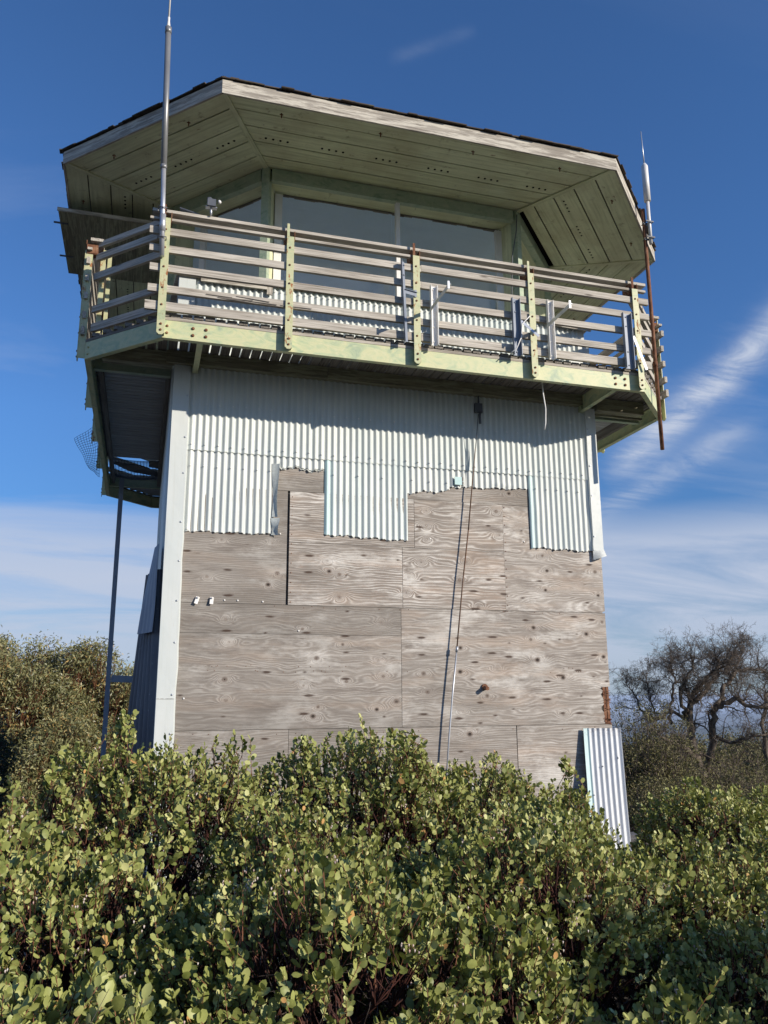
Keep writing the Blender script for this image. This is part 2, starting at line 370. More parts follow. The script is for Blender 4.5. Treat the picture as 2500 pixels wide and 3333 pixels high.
def ply(x0, x1, z0, z1, y=0., seed=1, tone=(0,0), amp=1., freq=26., red=0, cont=.62, parent=tower, notch=None, label=None):
    nx = int((x1-x0)/.01)+1; nz = int((z1-z0)/.01)+1
    xs = np.linspace(x0, x1, nx); zs = np.linspace(z0, z1, nz)
    X, Z = np.meshgrid(xs, zs); x = X.ravel(); z = Z.ravel()
    wm_ = np.clip(.5+1.6*vnoise(x, z, 1.3, 2.6, seed+20), .12, 1)
    g = z*freq*1.5 + amp*(4.2*vnoise(x, z, .55, 3.0, seed)*wm_+2.6*vnoise(x, z, 2.0, 7, seed+1)*wm_+.9*vnoise(x, z, 7, 18, seed+2))
    kn = np.zeros_like(x); st = np.zeros_like(x); tn_k = []
    r = np.random.default_rng(seed+5)
    for (kx, kz) in KN:
        if x0-.05 < kx < x1+.05 and z0-.05 < kz < z1+.05:
            s = r.uniform(.75, 1.3); dx = x-kx; dz = z-kz; sg = 1 if r.random() < .5 else -1
            d2 = dx*dx/(.085*s)**2+dz*dz/(.042*s)**2
            g += sg*r.uniform(2.2, 4.6)*np.exp(-d2)
            g += sg*r.uniform(2.5, 5)*np.exp(-(dx*dx/(.030*s)**2+dz*dz/(.024*s)**2))
            kn = np.maximum(kn, r.choice([.45,.6,.75,1.0,1.3])*np.exp(-(dx*dx/(.025*s)**2+dz*dz/(.020*s)**2))); tn_k.append((kx, kz, s))
    for (kx, kz) in NAIL:
        if x0-.1 < kx < x1+.1 and z0-.03 < kz < z1+.03:
            s = r.uniform(.5, 1.25); dx = x-kx; dz = z-kz
            st = np.maximum(st, min(1, s)*np.exp(-(dx*dx/(.046*s)**2+dz*dz/(.0105)**2)))
            st = np.maximum(st, .95*np.exp(-(dx*dx+dz*dz)/.0075**2))
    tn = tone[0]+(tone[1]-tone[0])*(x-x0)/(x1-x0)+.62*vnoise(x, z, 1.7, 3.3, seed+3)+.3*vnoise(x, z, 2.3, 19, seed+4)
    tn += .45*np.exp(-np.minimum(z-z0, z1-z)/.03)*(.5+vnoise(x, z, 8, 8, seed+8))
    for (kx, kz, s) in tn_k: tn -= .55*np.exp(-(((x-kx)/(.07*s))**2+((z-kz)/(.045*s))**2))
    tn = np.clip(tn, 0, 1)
    rd = np.clip(red*(1-((z-1.5)/.32)**2), 0, 1)*np.ones_like(x) if red else np.zeros_like(x)
    th = .014
    V = np.stack([x, np.full_like(x, y-th), z], 1)
    V[:, 1] += .004*vnoise(x, z, 2, 2, seed+11)
    idx = np.arange(nx*nz).reshape(nz, nx)
    F = np.stack([idx[:-1,:-1], idx[:-1,1:], idx[1:,1:], idx[1:,:-1]], -1).reshape(-1, 4)
    # thickness: rim to the back plane
    n0 = len(V); rim = np.concatenate([idx[0,:], idx[1:,-1], idx[-1,-2::-1], idx[-2:0:-1,0]])
    B = V[rim].copy(); B[:, 1] = y+.0; k = len(rim); bi = n0+np.arange(k)
    F2 = np.stack([rim, bi, np.roll(bi, -1), np.roll(rim, -1)], 1)
    V = np.concatenate([V, B]); e = lambda a: np.concatenate([a, a[rim]])
    off = np.array([seed*3.7, 0, seed*1.3])
    if notch:  # ragged bite out of the right edge
        q = V.copy(); zz = V[:, 2]; lim = np.where((zz > notch[0]) & (zz < notch[1]), x1-notch[2]-.05*vnoise(zz*0+.3, zz, 1, 28, 3)-.03*vnoise(zz*0+.3, zz, 1, 70, 4), 99)
        V[:, 0] = np.minimum(V[:, 0], lim)
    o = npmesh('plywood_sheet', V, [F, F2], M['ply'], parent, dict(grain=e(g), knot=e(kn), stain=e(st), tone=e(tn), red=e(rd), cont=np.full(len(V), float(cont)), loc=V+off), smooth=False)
    if label: o['label'] = label
    return o
G = .002
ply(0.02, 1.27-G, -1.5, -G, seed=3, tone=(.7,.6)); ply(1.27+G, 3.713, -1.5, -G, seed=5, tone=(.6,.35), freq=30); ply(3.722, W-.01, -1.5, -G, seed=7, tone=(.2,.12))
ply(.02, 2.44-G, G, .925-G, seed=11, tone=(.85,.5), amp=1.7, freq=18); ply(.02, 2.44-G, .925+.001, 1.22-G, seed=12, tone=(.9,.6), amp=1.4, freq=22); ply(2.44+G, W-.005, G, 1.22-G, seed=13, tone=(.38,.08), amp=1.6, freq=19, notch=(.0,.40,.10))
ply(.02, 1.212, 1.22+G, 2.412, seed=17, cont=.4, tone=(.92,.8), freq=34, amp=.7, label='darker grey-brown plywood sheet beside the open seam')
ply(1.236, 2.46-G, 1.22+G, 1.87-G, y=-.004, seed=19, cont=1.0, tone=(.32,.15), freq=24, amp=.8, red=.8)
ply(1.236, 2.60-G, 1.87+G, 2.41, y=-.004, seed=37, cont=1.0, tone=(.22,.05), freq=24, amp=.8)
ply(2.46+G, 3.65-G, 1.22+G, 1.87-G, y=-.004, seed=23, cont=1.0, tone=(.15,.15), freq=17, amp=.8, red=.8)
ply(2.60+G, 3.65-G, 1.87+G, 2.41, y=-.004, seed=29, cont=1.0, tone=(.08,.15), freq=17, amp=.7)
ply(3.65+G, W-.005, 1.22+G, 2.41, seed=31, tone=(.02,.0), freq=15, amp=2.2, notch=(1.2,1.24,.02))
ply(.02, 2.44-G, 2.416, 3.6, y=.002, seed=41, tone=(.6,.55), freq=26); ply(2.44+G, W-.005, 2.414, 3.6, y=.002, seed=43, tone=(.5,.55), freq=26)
# structural core behind the sheets
mb = MB(); mb.box((.012,.03,-1.6),(W-.012,.08,3.7)); mb.box((.012,.08,-1.6),(.06,DP,3.7)); mb.box((W-.06,.08,-1.6),(W-.012,DP,3.7)); mb.box((.06,DP-.05,-1.6),(W-.06,DP,3.7))
mb.build('wall_sheathing', M['black'] if 0 else M['deckwood'], tower)
# rotten, rust-brown studs at the right corner where the sheet is bitten away
mb = MB()
for xx, dy in ((W-.075,.0),(W-.03,.006)):
    mb.bar((xx,-.002+dy,-.02),(xx-.006,-.004+dy,.42),.032,.012,(0,1,0))
for k in range(16):
    z = random.uniform(0,.4); mb.bar((W-.11+random.uniform(-.01,.04),-.012,z),(W-.01,-.012,z+random.uniform(-.02,.02)),.006,.012,(0,1,0))
mb.build('rotten_corner_stud', M['rust'], tower, 'reddish rotten corner studs showing past the broken plywood')
# ---- corrugated sheets
PITCH = .0678
def corr(x0, x1, zb, zt, y=-.024, amp=.0105, mat='corr', tint=0., name='corrugated_sheet', parent=tower, edge=.7, seed=1, warp=None, screws=None, label=None, nz=16, edge_tint=None):
    """zb: callable x->bottom; zt: callable or number"""
    n = int((x1-x0)/PITCH*8)+1; xs = np.linspace(x0, x1, n)
    zbs = np.array([zb(x) if callable(zb) else zb for x in xs]); zts = np.array([zt(x) if callable(zt) else zt for x in xs])
    V = []; LO = []; r = np.random.default_rng(seed)
    rows = [0, .012/(zts[0]-zbs[0])]+[j/(nz-1) for j in range(1, nz)]
    dents = [(r.uniform(x0, x1), r.uniform(.1,.9), r.uniform(-.007,.004), r.uniform(.05,.16)) for _ in range(int((x1-x0)*3)+2)]
    for j in range(nz+1):
        t = rows[j]
        for i, x in enumerate(xs):
            z = zbs[i]*(1-t)+zts[i]*t
            yy = y-amp*math.cos(2*PI*x/PITCH)
            ee = edge if j == 0 else 0
            yy += sum(dd*math.exp(-((x-dx_)/dw)**2-((t-dt)/.12)**2) for dx_, dt, dd, dw in dents)
            if j == 0: yy -= .004*r.random()
            p = Vector((x, yy, z))
            if warp: p = warp(p, (x-x0)/(x1-x0), t)
            V.append(p)
            tt = tint if edge_tint is None else tint+(edge_tint-tint)*max(0, 1-(x-x0)/.11)
            LO.append((tt, ee, 0))
    # add an almost-bottom row for the dirty edge
    F = [(j*n+i, j*n+i+1, (j+1)*n+i+1, (j+1)*n+i) for j in range(nz) for i in range(n-1)]
    mb = MB(); mb.add(V, F, 0, LO, True)
    # real sheet thickness
    B = [Vector(v)+Vector((0,.0022,0)) for v in V]; mb.add(B, [f[::-1] for f in F], 0, LO, True)
    for sz, sp in (screws or []):
        k0 = math.ceil((x0+.03)/PITCH)
        for k in range(k0, int((x1-.02)/PITCH)+1, sp):
            x = k*PITCH; zz = sz+random.uniform(-.006,.006)
            lo = zb(x) if callable(zb) else zb
            if zz > lo+.02:
                p = Vector((x, y-amp-.001, zz))
                if warp: p = warp(p, (x-x0)/(x1-x0), (zz-lo)/(max(.01, (zt(x) if callable(zt) else zt)-lo)))
                mb.bolt(p, (0,-1,0), .0085, .007, 1)
    return mb.build(name, [M[mat], M['white_metal']], parent, label, fix=False)
def jag(f, a=.012, fr=9, s=0):
    return lambda x: f(x)+a*math.sin(x*fr*2.3+s)+a*.6*math.sin(x*fr*7.1+s*2)+a*.5*math.sin(x*fr*17+s)
def lin(x0, z0, x1, z1): return lambda x: z0+(z1-z0)*(x-x0)/(x1-x0)
corr(.15, 4.75, lambda x: 2.775+.003*math.sin(2*PI*x/PITCH*1.0), 3.74, y=-.034, screws=[(3.27,2),(2.83,2)], nz=14, tint=.08, edge=.08, label='upper band of pale corrugated metal under the balcony')
corr(.155, 1.05, jag(lambda x: 1.93+.008*x, .006), 2.82, screws=[(2.61,2),(1.95,3)], seed=2, label='pale corrugated sheet beside the left corner trim')
corr(1.05, 1.60, jag(lambda x: 2.655-.02*(x-1.05), .014), 2.82, seed=3)
corr(1.60, 2.52, jag(lambda x: 1.965-.03*(x-1.6), .008, 9, 1), 2.82, y=-.029, screws=[(2.62,4)], seed=4, tint=.12, edge_tint=1.0, label='long corrugated sheet hanging between the two bare plywood notches')
corr(2.52, 3.02, jag(lin(2.52, 2.475, 3.02, 2.53), .012, 9, 2), 2.82, seed=5, screws=[(2.62,3)])
corr(3.02, 3.98, jag(lin(3.02, 2.575, 3.98, 2.61), .008, 9, 3), 2.82, seed=6)
corr(3.98, 4.75, jag(lambda x: 1.935-.02*(x-4), .008, 9, 4), 2.82, y=-.030, screws=[(2.62,2)], seed=8, tint=.05, edge_tint=.8, label='corrugated sheet beside the right corner trim with a blue left edge')
# torn flap beside the first notch
mb = MB()
prof = [(0,0),(.022,-.006),(.05,-.012),(.07,-.03)]
for (za, zb_, lean) in ((2.12,2.69,.02),(1.93,2.11,.04)):
    vs = []
    for j in range(7):
        t = j/6
        for i, (a, b) in enumerate(prof):
            vs.append((1.045+a*(1 if za < 2.1 else .8)+.01*math.sin(t*5+i), -.03+b-lean*(math.sin(t*PI)*.5)*(i/3), za+(zb_-za)*t))
    fs = [(j*4+i, j*4+i+1, (j+1)*4+i+1, (j+1)*4+i) for j in range(6) for i in range(3)]
    mb.add(vs, fs, 0, [(0.1,.2,0)]*len(vs), True); mb.add([(x, y+.003, z) for x, y, z in vs], [f[::-1] for f in fs], 0, [(0,.3,0)]*len(vs), True)
mb.build('torn_metal_flap', M['corr'], tower, 'bent strip of corrugated metal torn loose at the notch', fix=False)
# corner flashings
def flashing(xc, sgn, z0, z1, wf, label, seam=None):
    mb = MB(); zs = np.linspace(z0, z1, 26); vs = []
    r = random.Random(int(xc*10)+3)
    for z in zs:
        j = .0015*math.sin(z*3.1+xc)+.001*math.sin(z*11)
        inner = xc+sgn*(wf+j+(.012*r.random() if z < 2 else 0))
        vs += [(inner, -.022, z), (inner-sgn*.012, -.060+.002*math.sin(z*7), z), (xc-sgn*.004, -.062, z), (xc-sgn*.006, .16, z)]
    fs = [(j*4+i, j*4+i+1, (j+1)*4+i+1, (j+1)*4+i) for j in range(25) for i in range(3)]
    lo = [(.06, 0, 0)]*len(vs); mb.add(vs, fs, 0, lo)
    mb.add([(x+sgn*.003, y+.003, z) for x, y, z in vs], [f[::-1] for f in fs], 0, lo)
    for z in np.arange(z0+.2, z1, .42): mb.bolt((xc+sgn*(wf-.03), -.062, z+r.uniform(-.05,.05)), (0,-1,0), .01, .007, 1)
    if seam: mb.box((min(xc,xc+sgn*wf)+.002,-.066,seam-.003),(max(xc,xc+sgn*wf)-.006,-.061,seam+.001),0,[(0,1,0)]*8)
    return mb.build('corner_flashing', [M['trim'], M['galv']], tower, label, fix=False)
flashing(0, 1, -1.5, 3.74, .17, 'full-height pale corner flashing at the left corner', .30)
flashing(W, -1, 1.93, 3.66, .135, 'short pale corner flashing at the right corner, bent open at its foot')
mb = MB()  # curled foot of the right flashing
vs = []
for j in range(7):
    t = j/6
    for i in range(5):
        s = i/4; vs.append((W-.13+.14*s+.02*t*s, -.05-.05*t*math.sin(s*2.6), 1.96-.09*t-.05*t*(1-s)))
fs = [(j*5+i, j*5+i+1, (j+1)*5+i+1, (j+1)*5+i) for j in range(6) for i in range(4)]
mb.add(vs, fs, 0, [(0,.2,0)]*len(vs), True); mb.build('bent_flashing_foot', M['trim'], tower, fix=False)
# left and right side walls
def side_corr(x, sgn, z0, z1, y0, y1, name='side_cladding', mat='corr'):
    n = int((y1-y0)/PITCH*6); vs = []; ys = np.linspace(y0, y1, n)
    for z in (z0, z1):
        for yv in ys: vs.append((x+sgn*.009*math.cos(2*PI*yv/PITCH), yv, z))
    mb = MB(); mb.add(vs, [(i, i+1, n+i+1, n+i) for i in range(n-1)], 0, [(.1,0,0)]*len(vs), True)
    mb.add([(a-sgn*.003, b, c) for a, b, c in vs], [(n+i, n+i+1, i+1, i) for i in range(n-1)], 0, [(.1,0,0)]*len(vs), True)
    return mb.build(name, M[mat], tower, fix=False)
side_corr(-.016, -1, 1.55, 3.72, .17, DP-.05); side_corr(W+.006, 1, -1.4, 3.72, .17, DP-.05)
side_corr(-.016, -1, -1.5, 1.5, 1.4, DP-.05)
# metal tabs and screws left on the bare plywood
for (x, z, a) in ((.335,1.245,.5),(.475,1.245,.15)):
    mb = MB(); mb.bar((x+.014*a,-.03,z+.03),(x-.03*a,-.045,z-.04),.035,.003,(0,1,0)); mb.bolt((x+.01*a,-.045,z+.022),(0,-1,0),.01,.008)
    mb.build('metal_tab', M['white_metal'], tower)
for (x, z) in ((.60,1.25),(.73,1.25),(.98,1.245),(1.14,1.95),(1.35,.96),(4.52,2.22),(.25,.30),(2.78,1.98),(3.9,2.0)):
    mb = MB(); mb.bolt((x,-.016,z),(0,-1,0),.010,.008); mb.build('screw', M['white_metal'], tower)
mb = MB()
for k in range(60): 
    x = random.uniform(.3, 4.8); z = random.choice([0.56,.61,1.2,-.04])+random.uniform(-.01,.01); mb.bolt((x,-.015,z),(0,-1,0),.0045,.002)
for z in np.arange(1.25, 2.42, .1): mb.bolt((1.26,-.019,z),(0,-1,0),.006,.003); mb.bolt((3.67,-.016,z+.03),(0,-1,0),.006,.003)
mb.build('nail_heads', M['rust'], tower)['kind'] = 'stuff'
mb = MB(); mb.tube([(3.36,.02,.40),(3.36,-.10,.385)],.022,10); mb.tube([(3.36,-.02,.40),(3.36,-.035,.399)],.034,10,1)
mb.build('pipe_stub', [M['rust'],M['rust']], tower, 'short rusty pipe stub poking out of the lower plywood')

# ---- deck
mb = MB()
PW, GAP = .087, .0185
def clipx(x):   # front limit of the deck at x
    c0 = -O+CH
    if x < c0: return -O+(c0-x)
    if x > W+O-CH: return -O+(x-(W+O-CH))
    return -O
x = -O+.06
while x < W+O-.05:
    y0 = clipx(x+.04)+.015
    b = random.uniform(-.012,.012)
    mb.bar((x+PW/2, y0+b-.018, 3.8225+random.uniform(-.002,.002)), (x+PW/2, -.005 if -.05 < x < W+.05 else .30, 3.8225), PW+random.uniform(-.004,.002), .038)
    x += PW+GAP
runs = []
for (xa, xb, ya, yb_) in ((-O+.03,-.02,.33,4.02),(-O+.03,-.02,5.12,DP+.1),(W+.02,W+O-.03,.33,DP+.1)):
    mbs = MB(); y = ya
    while y+PW < yb_+.02: mbs.bar((xa, y+PW/2, 3.8225), (xb, y+PW/2, 3.8225), PW-.001, .038); y += PW+.013
    runs.append(mbs)
mbs = MB(); y = DP+.16
while y < DP+O-.05:
    ins = max(0, y-(DP+O-CH)); mbs.bar((-O+ins+.03, y, 3.8225), (W+O-ins-.03, y, 3.8225), PW, .038); y += PW+GAP
runs.append(mbs)
deck = mb.build('deck', M['deckwood'], tower, 'weathered grey plank balcony floor')
for mbs in runs: mbs.build('side_decking', M['sidewood'], deck)
# fascia channels
for i in range(8):
    a = Vector((*DECK[i], 0)); b = Vector((*DECK[(i+1)%8], 0)); d = (b-a).normalized(); nr = Vector((d.y, -d.x, 0))
    mb = MB(); up = (0,0,1)
    z0, z1 = ZD, 3.768
    mb.plate([a+Vector((0,0,z0)), b+Vector((0,0,z0)), b+Vector((0,0,z1)), a+Vector((0,0,z1))], -nr, .006, 0)
    ai = a-nr*.006; bi = b-nr*.006; k = .05
    mb.plate([ai+Vector((0,0,z0)), bi+Vector((0,0,z0)), bi-nr*k-d*k*.4+Vector((0,0,z0)), ai-nr*k+d*k*.4+Vector((0,0,z0))], (0,0,1), .007, 0)
    mb.plate([ai+Vector((0,0,z1-.007)), bi+Vector((0,0,z1-.007)), bi-nr*k-d*k*.4+Vector((0,0,z1-.007)), ai-nr*k+d*k*.4+Vector((0,0,z1-.007))], (0,0,1), .007, 0)
    if i == 0:
        for xx in (a.x+.28, a.x+.40, b.x-.36, b.x-.24):
            for zz in (3.642, 3.712): mb.bolt((xx, a.y-.001, zz), (0,-1,0), .016, .014, 1)
    L = (b-a).length
    for t in (.03/L*1.4, 1-.05/L):
        for zz in (3.64, 3.71): mb.bolt(a+d*(L*t)+nr*.001+Vector((0,0,zz)), nr, .013, .012, 1)
    mb.build('deck_fascia', [M['green'], M['rust'] if i in (0,) else M['post']], deck)
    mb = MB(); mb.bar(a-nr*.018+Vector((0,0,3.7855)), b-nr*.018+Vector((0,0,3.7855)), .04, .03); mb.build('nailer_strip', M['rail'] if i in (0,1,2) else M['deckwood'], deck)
# beams under the deck
mb = MB()
mb.bar((-.09,-.075,3.735),(1.6,-.075,3.735),.09,.13); mb.bar((1.604,-.075,3.735),(3.3,-.075,3.733),.09,.13); mb.bar((3.304,-.075,3.735),(4.78,-.075,3.735),.09,.13)
mb.build('wall_beam', M['shutter'], deck)
for xx in (.205, 4.70):
    mb = MB(); mb.box((xx-.028,-O+.06,3.598),(xx+.028,-.122,3.606)); mb.box((xx-.004,-O+.06,3.606),(xx+.004,-.122,3.79)); mb.box((xx-.028,-.121,3.598),(xx+.028,-.049,3.668)) ; mb.build('cantilever_beam', M['green'], deck)
def ibeam(p, q, h=.13, w=.06, mat='bluegrey', name='cross_beam'):
    mb = MB(); p = Vector(p); q = Vector(q)
    mb.bar(p, q, .008, h-.016); mb.bar(p-Vector((0,0,h/2-.004)), q-Vector((0,0,h/2-.004)), w, .008); mb.bar(p+Vector((0,0,h/2-.004)), q+Vector((0,0,h/2-.004)), w, .008)
    return mb.build(name, M[mat], deck)
for s in (0, 1):
    X0, X1 = ((-O+.06, -.03) if s == 0 else (W+.03, W+O-.06))
    ibeam((X0,.25,3.71),(X1,.25,3.71),mat='frame_green'); ibeam((X0,5.18,3.71),(X1,5.18,3.71),mat='frame_green')
    mb = MB(); xb = -.055 if s == 0 else W+.05; mb.bar((xb,.3,3.735),(xb,5.14,3.735),.05,.13); mb.build('side_beam', M['deckwood'], deck)
    xb = -O+.12 if s == 0 else W+O-.12; mb = MB(); mb.bar((xb,.3,3.745),(xb,5.14,3.745),.05,.11); mb.build('side_beam', M['deckwood'], deck)
# timber props in the chamfer corner on the right
mb = MB(); mb.bar((W+.03,-.02,3.72),(W+O-.2,-.02,3.72),.12,.15); mb.bar((W+.03,.12,3.66),(W+O-.1,.12,3.66),.03,.03); mb.build('corner_timber', M['shutter'], deck)
mb = MB(); mb.bar((-O+.16,-.03,3.72),(-.03,-.03,3.72),.12,.15); mb.build('corner_timber', M['shutter'], deck)
# wire mesh over the open bay and the mesh flap bent out at the rear left: own thing below
# ---- railing
rail_z = [(4.89,.04,'cap'),(4.79,.05,'r'),(4.665,.072,'r'),(4.475,.072,'r'),(4.275,.072,'r'),(4.06,.072,'r'),(3.885,.088,'toe')]
def post(x, y, nr, zt=4.93, rustcap=False, zb=ZD-.005):
    nr = Vector(nr).normalized(); d = Vector((0,0,1)).cross(nr).normalized(); p = Vector((x, y, 0)); mb = MB()
    w = .072
    c = [p-d*w/2, p+d*w/2]
    f = .008
    A = p+nr*.068
    ch = .022
    mb.plate([A-d*(w/2-ch)+Vector((0,0,zb)), A+d*(w/2-ch)+Vector((0,0,zb)), A+d*w/2+Vector((0,0,zb+ch)), A+d*w/2+Vector((0,0,zt-.14)), A-d*w/2+Vector((0,0,zt-.14)), A-d*w/2+Vector((0,0,zb+ch))], nr, f, 0)
    mb.plate([A-d*w/2+Vector((0,0,zt-.14)), A-d*w/2*.3+Vector((0,0,zt-.14)), A-d*w/2*.3+Vector((0,0,zt)), A-d*w/2+Vector((0,0,zt))], nr, f, 1 if rustcap else 0)
    B = p+d*(w/2-.008)
    mb.plate([B+Vector((0,0,zb+.02)), B+nr*.0665+Vector((0,0,zb+.02)), B+nr*.0665+Vector((0,0,zt-.14)), B+Vector((0,0,zt-.14))], d, .008, 0)
    # saddle that carries the top rails
    q = p+nr*.05
    for s in (-1, 1): mb.plate([q+d*s*.04+nr*.012+Vector((0,0,4.755)), q+d*s*.04-nr*.15+Vector((0,0,4.755)), q+d*s*.04-nr*.15+Vector((0,0,4.862)), q+d*s*.04+nr*.012+Vector((0,0,4.862))], d*s, .006, 1)
    mb.plate([q+d*.04+nr*.012+Vector((0,0,4.748)), q-d*.04+nr*.012+Vector((0,0,4.748)), q-d*.04-nr*.15+Vector((0,0,4.748)), q+d*.04-nr*.15+Vector((0,0,4.748))], (0,0,1), .006, 1)
    for z, h, k in rail_z[2:]: mb.bolt(A+nr*f+Vector((0,0,z))-d*.004, nr, .011, .01, 1)
    for z in (3.64, 3.70): mb.bolt(A+nr*f+Vector((0,0,z-.01)), nr, .012, .012, 1)
    return mb.build('railing_post', [M['post'], M['rust']], deck)
posts0 = [-.165, 1.03, 2.35, 3.66, 4.955]
for i, x in enumerate(posts0): post(x, -O, (0,-1,0), rustcap=(i in (2,4,0)))
def rails(a, b, nr, cap=True, e0=.1, e1=.1, skip=(), mat='rail', inset=0., zz=None):
    a = Vector((*a, 0)); b = Vector((*b, 0)); d = (b-a).normalized(); nr = Vector((*nr, 0)).normalized(); L = (b-a).length
    n = max(1, round(L/2.6)); a = a-nr*inset; b = b-nr*inset
    for j, (z, h, k) in enumerate(zz or rail_z):
        if j in skip: continue
        r0 = a-d*(e0+random.uniform(-.02,.02)); r1 = b+d*(e1+random.uniform(-.02,.02))
        for q in range(n):
            p0 = r0+(r1-r0)*(q/n)+d*(.002 if q else 0); p1 = r0+(r1-r0)*((q+1)/n)
            mb = MB(); dz0 = random.uniform(-.006,.006); dz1 = random.uniform(-.006,.006)
            if k == 'cap':
                off = -.035
                mb.bar(p0+nr*off+Vector((0,0,z)), p1+nr*off+Vector((0,0,z)), .125, .032)
            elif j == 1 and k == 'r': mb.bar(p0+nr*.03+Vector((0,0,z)), p1+nr*.03+Vector((0,0,z)), .045, .026)
            else: mb.bar(p0+nr*.036+Vector((0,0,z+dz0)), p1+nr*.036+Vector((0,0,z+dz1)), .036, h)
            mb.build('toe_board' if k == 'toe' else 'rail', M[mat], deck)
rails(DECK[0], DECK[1], (0,-1), e0=.165, e1=.10)
rails(DECK[1], DECK[2], (1,-1), e0=-.07, e1=.10, inset=.075)
rails(DECK[2], DECK[3], (1,0), e0=.10, e1=.08)
rails(DECK[7], DECK[0], (-1,-1), e0=.0, e1=-.03, inset=.09, zz=[(4.86,.06,'x'),(4.72,.07,'x'),(4.51,.075,'x'),(4.14,.07,'x'),(3.935,.085,'toe')])
rails(DECK[6], DECK[7], (-1,0), e0=.02, e1=.02)
rails(DECK[5], DECK[6], (-1,1), e0=-.08, e1=.04); rails(DECK[4], DECK[5], (0,1)); rails(DECK[3], DECK[4], (1,1), e0=-.08, e1=-.08)
post(DECK[7][0], DECK[7][1]+.05, (-1,0,0), rustcap=True); post(DECK[2][0], DECK[2][1]+.05, (1,0,0))
for y in (1.30, 2.62, 3.95, DP+O-CH-.05):
    post(-O, y, (-1,0,0), zb=3.56); post(W+O, y, (1,0,0))
for x in (.1, 1.6, 3.2, 4.8): post(x, DP+O, (0,1,0))
# second green angle pair seen inside the left chamfer
mb = MB(); mb.bar((-O+.10,-.10,3.85),(-O+.10,-.10,4.83),.05,.008,(0,1,0)); mb.bar((-O+.16,-.04,3.85),(-O+.16,-.04,4.83),.04,.008,(0,1,0)); mb.build('railing_brace', M['post'], deck)
# splits in the rails: dark ragged cracks as slivers of broken wood
mb = MB()
for k in range(9):
    x = random.uniform(.05,.95); mb.bar((x,-O-.058,4.045+random.uniform(-.02,.03)),(x+random.uniform(.15,.4),-O-.062,4.03+random.uniform(-.02,.03)),.004,.006)
mb.build('rail_splinter', M['deckwood'], deck)

# ---- cab
mb = MB(); mb.prism([(0.02,.02),(W-.02,.02),(W-.02,DP-.02),(.02,DP-.02)], 3.80, 3.84, 0); mb.prism([(.1,.1),(W-.1,.1),(W-.1,DP-.1),(.1,DP-.1)], 3.842, 3.85, 1)
cab = mb.build('cab', [M['interior'], M['floor_pale']], tower, 'glazed eight-sided lookout cab on a corrugated parapet')
mb = MB(); mb.prism([(p[0],p[1]) for p in octo(-.05,W+.05,.05,DP-.05,1.0,1.1)], 6.10, 6.17); mb.build('ceiling', M['ceiling'], cab)
cc = corr(.17, 4.74, 3.845, lambda x: 4.735, y=-.012, screws=[(4.66,1),(4.20,3)], seed=21, tint=.1, name='parapet_cladding', parent=cab, nz=3)
mb = MB()
mb.box((.03,.012,3.84),(W-.03,.05,4.70)); mb.box((.03,.05,3.84),(.07,DP-.05,4.70)); mb.box((W-.07,.05,3.84),(W-.03,DP-.05,4.70)); mb.box((.03,DP-.05,3.84),(W-.03,DP,4.70))
mb.build('parapet_wall', M['interior'], cab)
mb = MB(); LT = [(.1,0,0)]*8
mb.box((-.004,-.030,3.845),(.17,-.006,4.72),0,LT); mb.box((-.010,-.006,3.845),(-.004,.2,4.72),0,LT)
mb.build('corner_flashing', M['trim'], cab)
mb = MB(); mb.box((4.60,-.034,3.845),(4.735,-.023,4.30),0,LT); mb.box((4.735,-.030,3.845),(4.884,-.004,4.56),0,[(.0,0,0)]*8); mb.box((4.884,-.004,3.845),(4.890,.2,4.56),0,LT)
mb.build('corner_flashing', M['trim'], cab)
# chamfer shelves and their cream cap boards
mb = MB()
mb.plate([(-.03,-.04,4.722),(.97,-.04,4.722),(.92,.04,4.722),(-.12,1.14,4.722)],(0,0,1),.02,0)
mb.box((.22,-.062,4.655),(.93,-.041,4.735)); mb.box((-.02,-.060,4.69),(.22,-.041,4.74)); mb.bar((.955,-.05,4.60),(.965,-.05,4.76),.06,.02,(0,1,0))
mb.build('corner_sill', M['fascia_wood'], cab); mb = MB()
mb.plate([(W-.97,-.04,4.722),(W+.03,-.04,4.722),(W+.12,1.14,4.722),(W-.92,.04,4.722)],(0,0,1),.02,0)
vs = [(3.96+.95*t, -.055-.01*math.sin(3*t), 4.80-.10*math.sin(min(1,t*1.4)*1.57)) for t in np.linspace(0,1,8)]
for a, b in zip(vs[:-1], vs[1:]): mb.bar(a, b, .02, .06)
mb.build('corner_sill', M['fascia_wood'], cab)
mb = MB()
for i in range(8):
    a = Vector((*CAB[i], 0)); b = Vector((*CAB[(i+1)%8], 0))
    if i == 0: mb.bar(a+Vector((0,-.01,4.725)), b+Vector((0,-.01,4.725)), .10, .03)
    elif i in (2,3,4,5,6): mb.bar(a+Vector((0,0,4.72)), b+Vector((0,0,4.72)), .08, .04)
mb.build('window_sill', M['frame_green'], cab)
mb = MB()
for i in range(8):
    a = Vector((*CAB[i], 0)); b = Vector((*CAB[(i+1)%8], 0)); d = (b-a).normalized(); nr = Vector((d.y,-d.x,0))
    mb.bar(a+nr*.005+d*.05+Vector((0,0,6.105)), b+nr*.005-d*.05+Vector((0,0,6.105)), .10, .125)
    mb.bar(a+nr*.032+d*.045+Vector((0,0,6.025)), b+nr*.032-d*.045+Vector((0,0,6.025)), .06, .03)
mb.build('header_board', M['frame_green'], cab)
for p in CAB:
    mb = MB(); c = Vector((W/2, DP/2, 0)); v = Vector((*p, 0)); o_ = (v-c).normalized()*.01
    mb.bar(v+o_+Vector((0,0,4.74)), v+o_+Vector((0,0,6.17)), .085, .085, (v-c)); mb.build('corner_post', M['frame_green'], cab)
